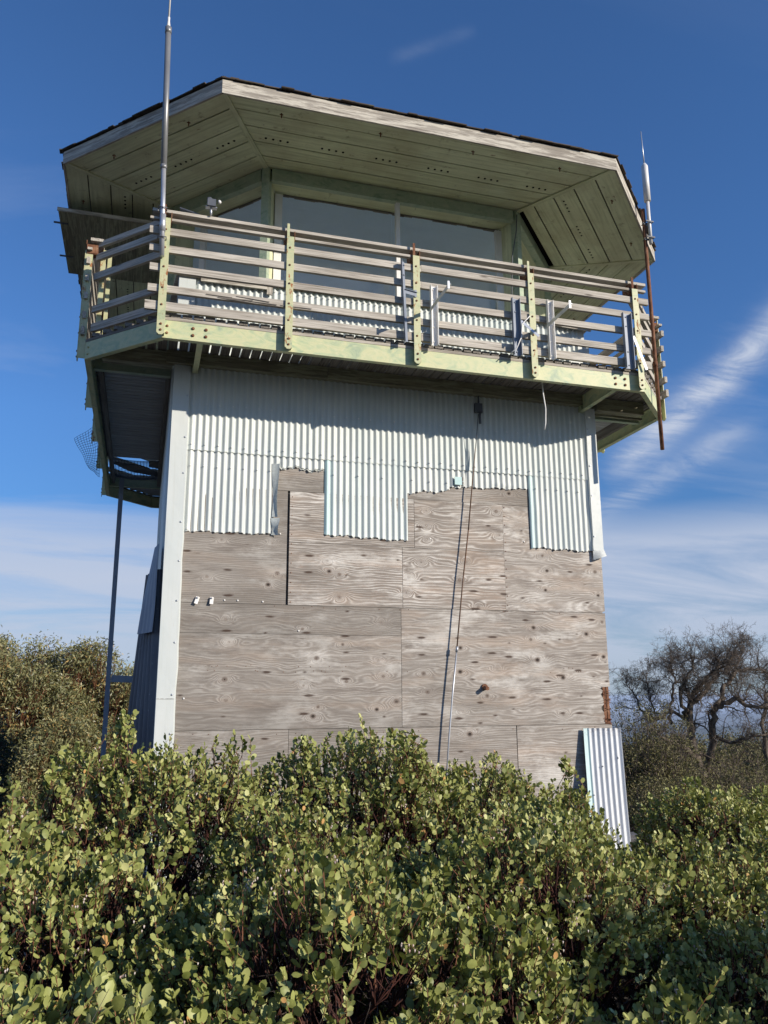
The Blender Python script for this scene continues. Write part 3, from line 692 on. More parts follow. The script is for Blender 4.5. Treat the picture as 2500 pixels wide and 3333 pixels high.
def window(a, b, stiles, mullions, z0=4.745, z1=6.05, rec=.22):
    a = Vector((*a, 0)); b = Vector((*b, 0)); d = (b-a).normalized(); nr = Vector((d.y,-d.x,0)); L = (b-a).length
    Zv = lambda z: Vector((0,0,z))
    mb = MB()
    for s_ in stiles: mb.bar(a+d*s_-nr*(rec-.03)+Zv(z0), a+d*s_-nr*(rec-.03)+Zv(z1-.045), .085, .04, nr)
    for s_ in mullions: mb.bar(a+d*s_+nr*.012+Zv(z0), a+d*s_+nr*.012+Zv(z1+.02), .048, .06, nr)
    mb.bar(a+d*.1-nr*rec+Zv(z0+.015), b-d*.1-nr*rec+Zv(z0+.015), .04, .03)
    fr = mb.build('window', M['white_metal'], cab)
    mb = MB(); e = .045; i_ = rec*.42+.045
    mb.plate([a+d*e-nr*.03+Zv(z1), b-d*e-nr*.03+Zv(z1), b-d*i_-nr*(rec+.02)+Zv(z1-.01), a+d*i_-nr*(rec+.02)+Zv(z1-.01)], (0,0,1), .02, 0, d)
    k = e
    while k < L-i_:                                    # dirty ragged inner edge of the head
        l_ = random.uniform(.04,.25); k2 = min(k+l_, L-i_); dz = random.uniform(.012,.034)
        if k > i_-.05: mb.bar(a+d*k-nr*(rec-.006)+Zv(z1-.012-dz/2), a+d*k2-nr*(rec-.006)+Zv(z1-.012-dz/2), .014, dz, (0,0,1), 1)
        k = k2
    mb.build('head_jamb', [M['soffit'], M['deckwood']], fr)
    mb = MB(); mb.plate([a+d*.045-nr*.03+Zv(z0), a+d*i_-nr*(rec+.02)+Zv(z0), a+d*i_-nr*(rec+.02)+Zv(z1-.012), a+d*.045-nr*.03+Zv(z1-.002)], -d, .01, 0, (0,0,1))
    mb.plate([b-d*.045-nr*.03+Zv(z0), b-d*i_-nr*(rec+.02)+Zv(z0), b-d*i_-nr*(rec+.02)+Zv(z1-.012), b-d*.045-nr*.03+Zv(z1-.002)], d, .01, 0, (0,0,1))
    mb.plate([a+d*e-nr*.03+Zv(z0-.01), b-d*e-nr*.03+Zv(z0-.01), b-d*i_-nr*(rec+.02)+Zv(z0+.003), a+d*i_-nr*(rec+.02)+Zv(z0+.003)], (0,0,-1), .012, 0, d)
    mb.build('side_jamb', M['soffit'], fr)
    ps = [0]+list(mullions)+[L]
    for u, v in zip(ps[:-1], ps[1:]):
        p0 = a+d*(u+(i_ if u == 0 else .004))-nr*rec; p1 = a+d*(v-(i_ if v == L else .004))-nr*rec; mb = MB()
        mb.add([p0+Zv(z0), p1+Zv(z0), p1+Zv(z1-.01), p0+Zv(z1-.01)], [(0,1,2,3)])
        mb.build('pane', M['glass'], fr)
window(CAB[0], CAB[1], [.165, 2.93], [1.545])
window(CAB[1], CAB[2], [1.40], []); window(CAB[7], CAB[0], [.35], [])
window(CAB[2], CAB[3], [], [1.65]); window(CAB[3], CAB[4], [], []); window(CAB[4], CAB[5], [.6,2.5], [1.55]); window(CAB[5], CAB[6], [], []); window(CAB[6], CAB[7], [], [1.65])
# small hatch low in the parapet
mb = MB(); mb.box((1.62,-.045,4.17),(2.24,-.026,4.20)); mb.box((1.62,-.045,4.0),(1.655,-.026,4.17)); mb.box((2.2,-.045,4.0),(2.24,-.026,4.17)); mb.box((1.655,-.034,4.0),(2.2,-.026,4.17),1)
mb.build('hatch', [M['white_metal'], M['frame_green']], cab)
# ---- roof
def shrink(poly, k):
    c = Vector((W/2, DP/2)); return [tuple(c+(Vector(p)-c)*k) for p in poly]
mb = MB(); n = 8; outer = [(*p, 6.155) for p in ROOF]
mb.add(outer+[(W/2,DP/2,7.05)], [(i,(i+1)%8,8) for i in range(8)], 0)
mb.add([(*p, 6.12) for p in shrink(ROOF,.985)]+[(W/2,DP/2,6.7)], [((i+1)%8,i,8) for i in range(8)], 1)
for i in range(8):
    a = Vector((*ROOF[i],0)); b = Vector((*ROOF[(i+1)%8],0)); d = (b-a).normalized(); nr = Vector((d.y,-d.x,0)); L = (b-a).length
    for course in range(3):
        s = -.02
        while s < L:
            w = random.uniform(.07,.22); e = min(L+.02, s+w); over = .035-.03*course+random.uniform(-.018,.016)
            zz = 6.160+course*.013+random.uniform(-.002,.006)
            if not (course == 2 and random.random() < .25):
                mb.bar(a+d*s+nr*(over-.12)+Vector((0,0,zz+.03)), a+d*(e-.004)+nr*(over-.12)+Vector((0,0,zz+.03+random.uniform(-.004,.004))), .24, .010, (-nr.x*.22,-nr.y*.22,1) if 0 else (nr.x*.2,nr.y*.2,1), 0)
            s = e
roof = mb.build('roof', [M['shingle'], M['deckwood']], tower, 'low eight-sided shingled roof with wide green boarded eaves', fix=False)
for i in range(8):
    a = Vector((*ROOF[i],0)); b = Vector((*ROOF[(i+1)%8],0)); d = (b-a).normalized(); nr = Vector((d.y,-d.x,0))
    mb = MB(); h = .06
    A0 = a+Vector((0,0,6.005)); B0 = b+Vector((0,0,6.005)); k = .022
    t8 = math.tan(PI/8)*.022
    mb.plate([A0, B0, B0+Vector((0,0,.148)), A0+Vector((0,0,.148))], -nr, .022, 0, d)
    mb.build('fascia_board', M['fascia_wood'], roof)
    # soffit boards
    mb = MB(); qa = Vector((*CAB[i],0)); qb = Vector((*CAB[(i+1)%8],0)); NB = 5
    drop = -.012 if i == 1 else 0
    for k in range(NB):
        t0 = k/NB+.006; t1 = (k+1)/NB-.006
        if i == 1 and k == 0: t0 = .085
        if k == NB-1: t1 = .985
        def P(s, t, up=0):
            pt = (qa if s == 0 else qb)*(1-t)+(a if s == 0 else b)*t
            inn = ((qb-qa).normalized() if s == 0 else (qa-qb).normalized())*.004
            return pt+inn+Vector((0,0, 6.185*(1-t)+6.04*t+drop*(1-t)+up))
        jj = random.uniform(-.0025,.0025)
        mb.plate([P(0,t0,jj),P(1,t0,jj),P(1,t1,jj),P(0,t1,jj)], (0,0,1), .018, 0, d)
    # black discs painted as the dark of vent holes, middle board, groups of four
    tm = .47; pa = qa*(1-tm)+a*tm; pb = qb*(1-tm)+b*tm; L = (pb-pa).length; zc = 6.185*(1-tm)+6.04*tm+drop*.5
    ng = max(2, int(round(L/.62))); 
    for g_ in range(ng):
        for h_ in range(4):
            p = pa+(pb-pa).normalized()*(L*(g_+.5)/ng+(h_-1.5)*.078)+Vector((0,0,zc))
            mb.tube([p+Vector((0,0,.004)), p-Vector((0,0,.004))], .013, 8, 1)
    for g_ in range(int(L/1.1)+1):  # rusty hook stubs on the outer board
        t = .86; p = (qa*(1-t)+a*t)*(1-(g_+.5)/(int(L/1.1)+1))+(qb*(1-t)+b*t)*((g_+.5)/(int(L/1.1)+1))+Vector((0,0,6.045))
        mb.tube([p, p-Vector((0,0,.05))], .007, 5, 2); mb.tube([p-Vector((.018,0,.012)), p+Vector((.018,0,-.012))], .006, 5, 2)
    mb.build('soffit', [M['soffit'], M['black'], M['rust']], roof, 'sagging soffit panel with a black gap against the cab' if i == 1 else None)
    # hip batten
    mb = MB(); mb.bar(qa+Vector((0,0,6.172)), a*.985+qa*.015+Vector((0,0,6.03)), .055, .016); mb.build('hip_batten', M['soffit'], roof)
mb = MB(); mb.prism(shrink(ROOF,.97), 6.235, 6.245)
mb.build('black_gap_backing', M['black'], roof)  # black sheet added above the soffit so its gaps look shaded
# ---- rear support leg with its crossbar
mb = MB(); mb.box((-.655,4.93,-1.9),(-.585,4.94,3.72)); mb.box((-.655,4.94,-1.9),(-.645,5.0,3.72))
for z in np.arange(-.9,3.6,.0+.19):
    if random.random() < .6: mb.bolt((-.62,4.93,z),(0,-1,0),.009,.006)
leg = mb.build('support_leg', M['bluegrey'], tower, 'tall dark steel angle leg behind the left side')
mb = MB(); mb.bar((-.58,4.95,.60),(.0,4.95,.58),.06,.10); mb.build('cross_brace', M['bluegrey'], leg)
settle(tower)

# ------------------------------------------------------------------ things attached to or leaning on the tower
def thing(name, loc, label, cat, group=None): return empty(name, loc, label, cat, group)
def mesh_net(V00, nu, nv, f, r=.0016):
    mb = MB()
    for i in range(nu+1): mb.tube([f(i/nu, j/nv) for j in range(nv+1)], r, 3, 0, False)
    for j in range(nv+1): mb.tube([f(i/nu, j/nv) for i in range(nu+1)], r, 3, 0, False)
    return mb
def netf(u, v):
    A0 = Vector((-.93,3.50,4.13)); A1 = Vector((-1.24,3.45,3.86)); B0 = Vector((-.90,3.95,3.46)); B1 = Vector((-1.03,3.70,3.52))
    p = A0.lerp(A1, v).lerp(B0.lerp(B1, v), u)
    return p+Vector((-.008*math.sin(u*9)*v, 0, .006*math.sin(v*9+u*3)))
mb = mesh_net(0, 17, 9, netf, .0026)
tag(mb.build('wire_mesh_flap', M['black'], None, fix=False), 'loose piece of wire mesh bent outward from the rear left balcony edge', 'wire mesh')
def net2(u, v): return (-.80+.78*u, 4.04+1.06*v, 3.80-.06*math.sin(u*3.1)*(.5+.5*v)+.02*math.sin(v*7))
mb = mesh_net(0, 17, 22, net2, .004)
mb.plate([(-.80,4.25,3.79),(-.3,4.30,3.76),(-.02,4.75,3.78),(-.02,4.95,3.78),(-.5,4.60,3.75)], (0,0,1), .012)
mb.plate([(-.22,4.1,3.79),(-.02,4.1,3.79),(-.02,4.5,3.79),(-.22,4.4,3.79)], (0,0,1), .012)
mb.build('wire_mesh', M['dark_metal'], deck, 'wire mesh covering the hole in the balcony floor', fix=False)
# folded shutter
r = thing('window_shutter', (-.12, 1.7, 5.9), 'plywood window shutter propped flat above the left balcony under the eaves', 'shutter')
mb = MB(); mb.bar((-.76,.985,5.87),(-.76,2.46,5.87),1.26,.03); mb.build('shutter_board', M['shutter'], r)
mb = MB(); mb.box((-1.40,.955,5.852),(-.13,.970,5.895)); mb.build('edge_strip', M['fascia_wood'], r)
for y in (1.22, 2.0):
    mb = MB(); mb.tube([(-1.46,y,5.85),(-1.30,y,5.85)], .012, 6); mb.build('hinge_pin', M['dark_metal'], r)
settle(r)
# antennas
r = thing('whip_antenna', (-.18,-.95,4.37), 'tall grey whip antenna clamped to the left corner post, its thin tip leaving the frame', 'antenna')
ya = -.975
mb = MB(); mb.tube([(-.192,ya,4.36),(-.225,ya,5.34)], .0225, 12); mb.tube([(-.200,ya,4.62),(-.204,ya,4.80)], .028, 12); mb.build('lower_mast', M['galv'], r)
mb = MB(); mb.tube([(-.224,ya,5.30),(-.262,ya,6.86)], .029, 12); mb.tube([(-.224,ya,5.29),(-.225,ya,5.33)], .032, 12); mb.tube([(-.261,ya,6.83),(-.2625,ya,6.90)], .033, 12); mb.build('upper_mast', M['grey_tube'], r)
mb = MB(); mb.tube([(-.2625,ya,6.89),(-.263,ya,6.93),(-.264,ya,6.98),(-.264,ya,7.02)], [.026,.017,.012,.013], 10); mb.tube([(-.264,ya,7.0),(-.268,ya,9.1)], [.0095,.006], 8); mb.build('whip_rod', M['white_metal'], r)
for z in (4.55, 4.86):
    mb = MB(); xx = -.192-.033*(z-4.36)/.98; mb.tube([(xx-.04,-.962,z),(xx-.04,ya-.032,z),(xx+.035,ya-.032,z),(xx+.035,-.945,z)], .006, 5); mb.build('clamp', M['dark_metal'], r)
settle(r)
K = 1.0477
r = thing('stub_antenna', (5.372,-.62,3.02), 'short silver antenna on a rusty pipe at the right end of the balcony', 'antenna')
yb = -.965
n0_ = len(bpy.data.objects)
mb = MB(); mb.tube([(5.128,yb,2.90),(5.135,yb,4.3),(5.142,yb,5.82)], .0215, 12); mb.tube([(5.130,yb,3.86),(5.130,yb,3.92)], .027, 10); mb.build('rusty_pipe', M['rust'], r)
mb = MB(); mb.tube([(5.175,yb-.05,5.35),(5.178,yb-.05,5.92)], .020, 10); mb.tube([(5.178,yb-.05,5.90),(5.178,yb-.05,6.36),(5.178,yb-.05,6.40)], [.038,.038,.016], 14); mb.build('antenna_body', M['cyl'], r)
mb = MB(); mb.tube([(5.178,yb-.05,6.38),(5.170,yb-.05,6.83)], [.0075,.005], 6); mb.build('antenna_tip', M['galv'], r)
for z in (5.42, 5.62):
    mb = MB(); mb.box((5.11,yb-.03,z-.012),(5.20,yb-.02,z+.012)); mb.tube([(5.12,yb+.02,z),(5.12,yb-.085,z)], .006, 5); mb.tube([(5.205,yb+.0,z),(5.205,yb-.085,z)], .006, 5); mb.box((5.11,yb-.088,z-.008),(5.21,yb-.08,z+.008)); mb.build('clamp', M['dark_metal'], r)
for c in r.children:
    for v_ in c.data.vertices:
        p_ = v_.co.copy(); v_.co = Vector((CAM.x+(p_.x-CAM.x)*K, CAM.y+(p_.y-CAM.y)*K, CAM.z+(p_.z-CAM.z)*K))
settle(r)
# brackets bolted to the front rails
YB = -O-.085
def bracket(label, x, z0, z1, w, mat, armz=None, arm=None, armmat=None, dx=0):
    r = thing('mounting_bracket', (x, YB, z0), label, 'bracket', 'metal brackets bolted to the front railing')
    mb = MB(); a = Vector((x,YB,z0)); b = Vector((x+dx,YB,z1))
    mb.bar(a, b, w, .005, (0,1,0)); mb.bar(a+Vector((-w/2,-.02,0)), b+Vector((-w/2,-.02,0)), .005, .045, (0,1,0))
    if w > .06: mb.bar(a+Vector((w/2,-.02,0)), b+Vector((w/2,-.02,0)), .005, .045, (0,1,0))
    for z in (z0+.04, z0+.2, z1-.15, z1-.04): mb.bolt((x+dx*.5,YB-.003,z), (0,-1,0), .009, .008)
    mb.build('upright', M[mat], r)
    if arm is not None:
        mb = MB(); s = Vector((x-w/2-.004, YB-.0, armz)); e = s+Vector(arm); mb.bar(s, e, .004, .042); mb.bar(s+Vector((.014,0,.02)), e+Vector((.014,0,.02)), .03, .004)
        mb.bar(e-Vector((0,0,.03)), e+Vector((0,0,.05)), .022, .005, (0,1,0)); mb.build('arm', M[armmat or mat], r)
    settle(r)
bracket('slim blue-grey steel strut standing just left of the middle railing post', 2.225, 3.80, 4.69, .035, 'bluegrey', 4.36, (.13,.0,-.02), 'bluegrey', dx=-.03)
bracket('white angle bracket with an arm, just right of the middle railing post', 2.525, 3.795, 4.455, .07, 'white_metal', 4.18, (0,-.54,0), 'galv')
bracket('wide blue-grey channel bracket left of the fourth railing post with its arm hanging down', 3.45, 3.795, 4.445, .085, 'bluegrey')
bracket('white angle bracket with an arm, just right of the fourth railing post', 3.855, 3.80, 4.475, .065, 'white_metal', 4.18, (0,-.50,0), 'galv')
bracket('wide blue-grey channel bracket at the right end of the front railing', 4.80, 3.80, 4.455, .10, 'bluegrey')
for p, q, par in (((3.50,YB-.03,4.185),(3.685,YB-.06,4.02),'mounting_bracket.002'),((4.87,YB-.02,4.19),(5.0,YB-.03,3.80),'mounting_bracket.004')):
    mb = MB(); mb.bar(p, q, .004, .028); o = mb.build('arm', M['galv'], bpy.data.objects[par]); o.matrix_parent_inverse = Matrix.Translation(bpy.data.objects[par].location).inverted()
# small devices at the left end of the rail
r = thing('weather_camera', (.24,-.91,4.91), 'small dark camera box on a short stem on the left end of the top rail', 'camera')
mb = MB(); mb.tube([(.245,-.92,4.905),(.243,-.92,4.99)], .011, 8); mb.bar((.19,-.92,4.985),(.30,-.92,4.985),.05,.006); mb.build('stem', M['galv'], r)
mb = MB(); mb.box((.205,-.965,4.985),(.285,-.885,5.06)); mb.tube([(.225,-.925,5.0),(.225,-.925,5.085)],.024,10); mb.tube([(.262,-.925,4.995),(.262,-.925,5.07)],.02,10); mb.build('housing', M['dark_metal'], r)
mb = MB(); mb.tube([(.31,-.93,5.055),(.325,-.935,5.055),(.335,-.94,5.055)],[.018,.02,.008],10); mb.build('lens', M['white_metal'], r)
settle(r)
r = thing('solar_panel', (.03,-.78,4.91), 'little black solar panel tilted on the top rail beside the left corner post', 'solar panel')
mb = MB(); mb.plate([(-.05,-.80,5.02),(.14,-.86,4.94),(.16,-.70,4.96),(-.03,-.64,5.05)], (0,0,-1), .012); mb.build('panel', M['dark_metal'], r)
mb = MB(); mb.tube([(.05,-.75,4.905),(.05,-.75,4.98)], .012, 6); mb.build('stand', M['dark_metal'], r)
settle(r)
# cable / conduit running down the wall
r = thing('ground_cable', (2.94,-.06,-1.2), 'thin rusty conduit running down the wall from a small box under the balcony', 'cable')
path = [(3.365,-.085,3.44),(3.345,-.09,3.27),(3.315,-.09,3.03),(3.265,-.09,2.63),(3.20,-.09,2.08),(3.115,-.09,1.49),(3.03,-.09,.80),(2.965,-.09,.30),(2.92,-.09,-.10),(2.84,-.09,-.9)]
def off(p, k): # keep the same line of sight while standing clear of the wall
    p = Vector(p); return p
mb = MB(); mb.tube([Vector(p) for p in path[:3]], .005, 6); mb.build('upper_wire', M['dark_metal'], r)
mb = MB(); mb.tube([Vector(p) for p in path[2:5]], [.005,.007,.0075], 7, 0); mb.tube([Vector(p) for p in path[4:7]], .0075, 7, 0); mb.build('rusty_conduit', M['dark_rust'], r)
mb = MB(); mb.tube([Vector(p) for p in path[6:]], .009, 7); mb.tube([Vector((3.033,-.09,.82)), Vector((3.026,-.09,.76))], .015, 8); mb.build('lower_conduit', M['galv'], r)
mb = MB(); mb.box((3.335,-.075,3.47),(3.425,-.04,3.58)); mb.tube([(3.385,-.08,3.47),(3.385,-.085,3.33)],.014,8); mb.tube([(3.385,-.06,3.58),(3.385,-.06,3.67)],.011,8); mb.build('junction_box', M['dark_metal'], r)
settle(r)
mb = MB(); mb.tube([(3.90,-.70,3.80),(3.86,-.71,3.66),(3.86,-.72,3.50),(3.885,-.71,3.34),(3.875,-.71,3.17),(3.86,-.71,3.10)], .0075, 6)
tag(mb.build('dangling_wire', M['white_metal'], None), 'loose white wire end dangling below the balcony in front of the corrugated band', 'wire')
mb = MB(); mb.tube([(3.60,-1.00,4.25),(3.50,-1.0,4.14),(3.49,-1.01,4.0),(3.43,-1.0,3.86),(3.36,-.99,3.80)], .006, 6)
tag(mb.build('loose_cable', M['white_metal'], None), 'thin pale cable curling over the wide blue-grey bracket on the railing', 'cable')
mb = MB(); mb.tube([(3.96,-.10,6.08),(3.93,-.13,5.85),(3.87,-.11,5.5),(3.85,-.10,5.1),(3.84,-.10,4.76)], .007, 6)
tag(mb.build('hanging_cable', M['dark_metal'], None), 'dark cable hanging from the eaves down the right cab corner', 'cable')
# scrap of blue-green metal flap
mb = MB(); mb.box((3.07,-.055,2.60),(3.16,-.045,2.69),0,[(1,0,0)]*8); mb.bar((3.165,-.05,2.69),(3.165,-.05,2.60),.012,.02,(0,1,0))
tag(mb.build('metal_patch', M['corr'], None), 'small blue-green metal patch at the top of the wide plywood notch', 'metal patch')
# leaning sheets
def lean_sheet(name, P00, P10, P01, P11, nw, mat, label, tint=0, edge_tint=None, amp=.011, kink=True):
    P00, P10, P01, P11 = map(Vector, (P00, P10, P01, P11)); nu = nw*10; nv = 14; vs = []; lo = []
    nrm = (P10-P00).cross(P01-P00).normalized()
    for j in range(nv+1):
        v = j/nv
        for i in range(nu+1):
            u = i/nu; p = (P00*(1-u)+P10*u)*(1-v)+(P01*(1-u)+P11*u)*v
            flat = 0 if u < .10 and kink else 1
            p = p-nrm*amp*math.cos(2*PI*nw*u)*flat*-1+nrm*.006*math.sin(v*5+u*3)
            vs.append(p); t = tint if edge_tint is None else (edge_tint if u < .13 else tint)
            lo.append((t, .5 if j in (0, nv) else 0, 0))
    n = nu+1; fs = [(j*n+i, j*n+i+1, (j+1)*n+i+1, (j+1)*n+i) for j in range(nv) for i in range(nu)]
    mb = MB(); mb.add(vs, fs, 0, lo, True); mb.add([v-nrm*.002 for v in vs], [f[::-1] for f in fs], 0, lo, True)
    for k in range(7):
        u = random.choice([i/nw for i in range(1, nw)]); v = random.random()
        p = (P00*(1-u)+P10*u)*(1-v)+(P01*(1-u)+P11*u)*v; mb.bolt(p+nrm*.011, nrm, .008, .003, 1)
    return tag(mb.build(name, [M[mat], M['dark_metal']], None, fix=False), label, 'metal sheet')
lean_sheet('leaning_metal_sheet', (4.40,-.24,-1.5), (4.87,-.24,-1.5), (4.49,-.06,-.04), (4.935,-.06,-.045), 7, 'corr_galv', 'shiny corrugated metal sheet leaning against the foot of the right corner', 0, .85, .012)
lean_sheet('leaning_metal_sheet', (-.015,.12,-1.4), (-.35,.95,-1.4), (-.03,.12,1.56), (-.150,.62,1.56), 6, 'corr_dark', 'tall dark corrugated metal sheet peeling away from the left wall, seen almost edge-on', 0, None, .030, False)
lean_sheet('leaning_metal_sheet', (-.075,.03,.93), (-.215,.37,.93), (-.05,.03,1.80), (-.10,.28,1.80), 4, 'bluegrey', 'small flat blue-grey metal piece over the top of the dark leaning sheet', 0, None, .002, False)

# ------------------------------------------------------------------ ground and distant hills
def gz(x, y):
    r = np.hypot(x-1, y+2)
    z = -1.38+.03*np.sin(x*1.3+y*.7)+.02*np.sin(x*3.1-y*2.2)
    s = np.clip(y-1, 0, None); z = z-.17*s*np.clip(1-s/400, .4, 1)*(s < 1e9)
    far = np.clip(r-14, 0, None); z = z-.20*far
    z = np.maximum(z, -260-3*np.sin(x*.004)*np.cos(y*.003))
    # hills on the horizon
    a = np.arctan2(x, y); R = np.hypot(x, y)
    def ridge(R0, wd, h, seed):
        prof = .55+.25*np.sin(a*9+seed)+.16*np.sin(a*23+seed*2)+.08*np.sin(a*61+seed)+.03*np.sin(a*163)
        return h*prof*np.exp(-((R-R0)/wd)**2)
    z = z+ridge(1500, 420, 215, 1.)+ridge(4200, 1100, 140, 2.7)+ridge(9500, 2200, 140, 5.1)
    # treetop roughness
    z = z+np.where(R > 150, np.clip((R-150)/800, 0, 1)*3.5*np.sin(x*.11)*np.sin(y*.13+x*.02), 0)
    return z
rr = np.concatenate([np.linspace(0, 25, 60), np.geomspace(26, 16000, 190)]); aa = np.linspace(0, 2*PI, 721)[:-1]
Rg, Ag = np.meshgrid(rr, aa, indexing='ij'); gx = Rg*np.sin(Ag); gy = Rg*np.cos(Ag)-4
zz = gz(gx, gy); V = np.stack([gx.ravel(), gy.ravel(), zz.ravel()], 1); na = len(aa)
idx = np.arange(len(rr)*na).reshape(len(rr), na)
F = np.stack([idx[:-1], np.roll(idx, -1, 1)[:-1], np.roll(idx, -1, 1)[1:], idx[1:]], -1).reshape(-1, 4)
t = NT('hilltop_ground'); p = t.pos()
n1 = t.noise(p, 3, 6, .65); n2 = t.noise(p, 40, 4, .7)
near = t.ramp(n1, [(.35, (.07,.055,.045)), (.5, (.15,.14,.13)), (.65, (.22,.21,.205))])
near = t.mix(t.ramp(n2, [(.55, 0), (.7, .6)]), near, (.10,.075,.055))
far = t.ramp(t.noise(p, .05, 8, .7), [(.35, (.022,.032,.016)), (.55, (.045,.055,.026)), (.75, (.085,.08,.04))])
ln = t.n.new('ShaderNodeVectorMath'); ln.operation = 'LENGTH'; t.L(p, ln.inputs[0])
c = t.mix(t.ramp(t.math('DIVIDE', ln.outputs['Value'], 40), [(.28, 0), (.5, 1)]), near, far)
t.bump(n2, .5, .02)
tag(npmesh('ground', V, F, t.fin(c, .95, 0, .15)), kind='structure')

# ------------------------------------------------------------------ vegetation
LEAF_HI_V = np.array([(0,0,0),(1,0,.0),(.12,0,-.02),(.45,0,-.045),(.8,0,-.03),(.12,.28,.02),(.45,.5,.03),(.8,.38,.02),(.12,-.28,.02),(.45,-.5,.03),(.8,-.38,.02)])
LEAF_HI_Q = np.array([(2,3,6,5),(3,4,7,6),(2,8,9,3),(3,9,10,4)]); LEAF_HI_T = np.array([(0,2,5),(4,1,7),(0,8,2),(4,10,1)])
LEAF_LO_V = np.array([(0,0,0),(.3,.42,.03),(.75,.42,.02),(1,0,0),(.75,-.42,.02),(.3,-.42,.03)])
LEAF_LO_Q = np.array([(0,1,2,3),(0,3,4,5)])
NARROW_V = np.array([(0,0,0),(.45,.5,.06),(1,0,-.10),(.45,-.5,.06)]); NARROW_Q = np.array([(0,1,2,3)])
def nrmz(a): return a/np.maximum(1e-9, np.linalg.norm(a, axis=1, keepdims=True))
def leaves_mesh(name, P, A, N, L, Wd, tint, mat, parent, kind='hi'):
    A = nrmz(A); N = N-(N*A).sum(1, keepdims=True)*A; N = nrmz(N); S = np.cross(N, A)
    T, Q, Tr = {'hi': (LEAF_HI_V, LEAF_HI_Q, LEAF_HI_T), 'lo': (LEAF_LO_V, LEAF_LO_Q, None), 'narrow': (NARROW_V, NARROW_Q, None)}[kind]
    k = len(T); n = len(P)
    V = (P[:,None,:]+T[None,:,0,None]*(L[:,None,None]*A[:,None,:])+T[None,:,1,None]*(Wd[:,None,None]*S[:,None,:])+T[None,:,2,None]*(L[:,None,None]*N[:,None,:])).reshape(-1,3)
    off = (np.arange(n)*k)[:,None,None]; Fs = [(Q[None]+off).reshape(-1, Q.shape[1])]
    if Tr is not None: Fs.append((Tr[None]+off).reshape(-1, 3))
    return V, Fs, np.repeat(tint, k)
def merge(parts):
    V = []; Fd = {}; Tt = []; o = 0
    for v, fs, tt in parts:
        V.append(v); Tt.append(tt)
        for f in fs: Fd.setdefault(f.shape[1], []).append(f+o)
        o += len(v)
    return np.concatenate(V), [np.concatenate(x) for x in Fd.values()], np.concatenate(Tt)
def np_tubes(S, E, r0, r1, n=3, bend=None, seg=1):
    """many straight or once-bent tapered twigs"""
    pts = [S] if seg == 1 else [S, (S+E)/2+(bend if bend is not None else 0)]
    pts.append(E); R = [r0, r1] if seg == 1 else [r0, (r0+r1)/2, r1]
    D = nrmz(E-S); ref = np.tile([[.3,.2,.93]], (len(S),1)); U = nrmz(np.cross(D, ref)); Wv = np.cross(D, U)
    m = len(S); rings = []
    for p, r in zip(pts, R):
        for k in range(n):
            a = 2*PI*k/n; rings.append(p+(U*math.cos(a)+Wv*math.sin(a))*np.asarray(r).reshape(-1,1))
    V = np.stack(rings, 1).reshape(-1, 3); K = n*len(pts); off = (np.arange(m)*K)[:,None,None]; q = []
    for i in range(len(pts)-1):
        for k in range(n): q.append((i*n+k, i*n+(k+1)%n, (i+1)*n+(k+1)%n, (i+1)*n+k))
    return V, [(np.array(q)[None]+off).reshape(-1, 4)], np.zeros(len(V))
def kclust(P, k, it=4, r=rng):
    k = max(1, min(k, len(P))); C = P[r.choice(len(P), k, replace=False)].copy()
    for _ in range(it):
        lab = np.empty(len(P), int)
        for s in range(0, len(P), 4000):
            d = ((P[s:s+4000,None,:]-C[None])**2).sum(2); lab[s:s+4000] = d.argmin(1)
        for j in range(k):
            m = lab == j
            if m.any(): C[j] = P[m].mean(0)
    return C, lab
def branch_net(tips, base, rs, levels=(9,5,4), pull=(.16,.25,.35), r_tip=.0019, wob=.10, n=4, thick=1.0):
    """connects every tip down to the base through bent tapered limbs"""
    parts = []; P = tips; cnt = np.ones(len(P))
    for li, (lv, pl) in enumerate(zip(levels, pull)):
        k = max(1, int(len(P)/lv)); C, lab = kclust(P, k, 3, rs); cc_ = np.bincount(lab, cnt, k)
        C = C+(base-C)*pl; C[:, 2] -= .04*(li+1)
        C += rs.normal(0, .02*(li+1), C.shape)
        S = C[lab]; r1 = r_tip*np.sqrt(cnt)*thick; r0 = np.minimum(r1*1.5+.0006, r_tip*np.sqrt(cc_[lab])*thick)
        bd = rs.normal(0, 1, S.shape)*wob*np.linalg.norm(P-S, axis=1, keepdims=True)
        parts.append(np_tubes(S, P, r0, r1, 3 if li == 0 else n+li, bd, 2)); P = C; cnt = cc_
    S = np.tile(base, (len(P),1))+rs.normal(0, .05, P.shape)*np.array([1,1,0]); r1 = r_tip*np.sqrt(cnt)*thick
    bd = rs.normal(0, 1, S.shape)*wob*.8*np.linalg.norm(P-S, axis=1, keepdims=True)
    parts.append(np_tubes(S, P, r1*1.5, r1, 7, bd, 2))
    return parts, P
def lumps(d, seed, fr=3.):
    s = seed*1.7
    return (np.sin(d[:,0]*fr*1.3+s)*np.sin(d[:,1]*fr+s*2)+.6*np.sin(d[:,2]*fr*2.1+d[:,0]*fr+s)+.5*np.sin(d[:,1]*fr*2.7+d[:,2]*fr*1.9+s*3))/2.1
HOLLOW = [] # natural openings between the crowns
for (ox_, oz_, rr_, k0, k1) in ((.304,-.321,.12,1.7,5.4),(.368,-.307,.11,2.0,5.2),(.159,-.276,.10,2.2,4.6),(-.004,-.211,.10,2.4,4.4),(.72,-.36,.10,1.8,4.6)):
    for kk_ in np.arange(k0, k1, .15): HOLLOW.append((CAM.x+ox_*kk_, CAM.y+kk_, CAM.z+oz_*kk_, rr_*(.5+.10*kk_)))
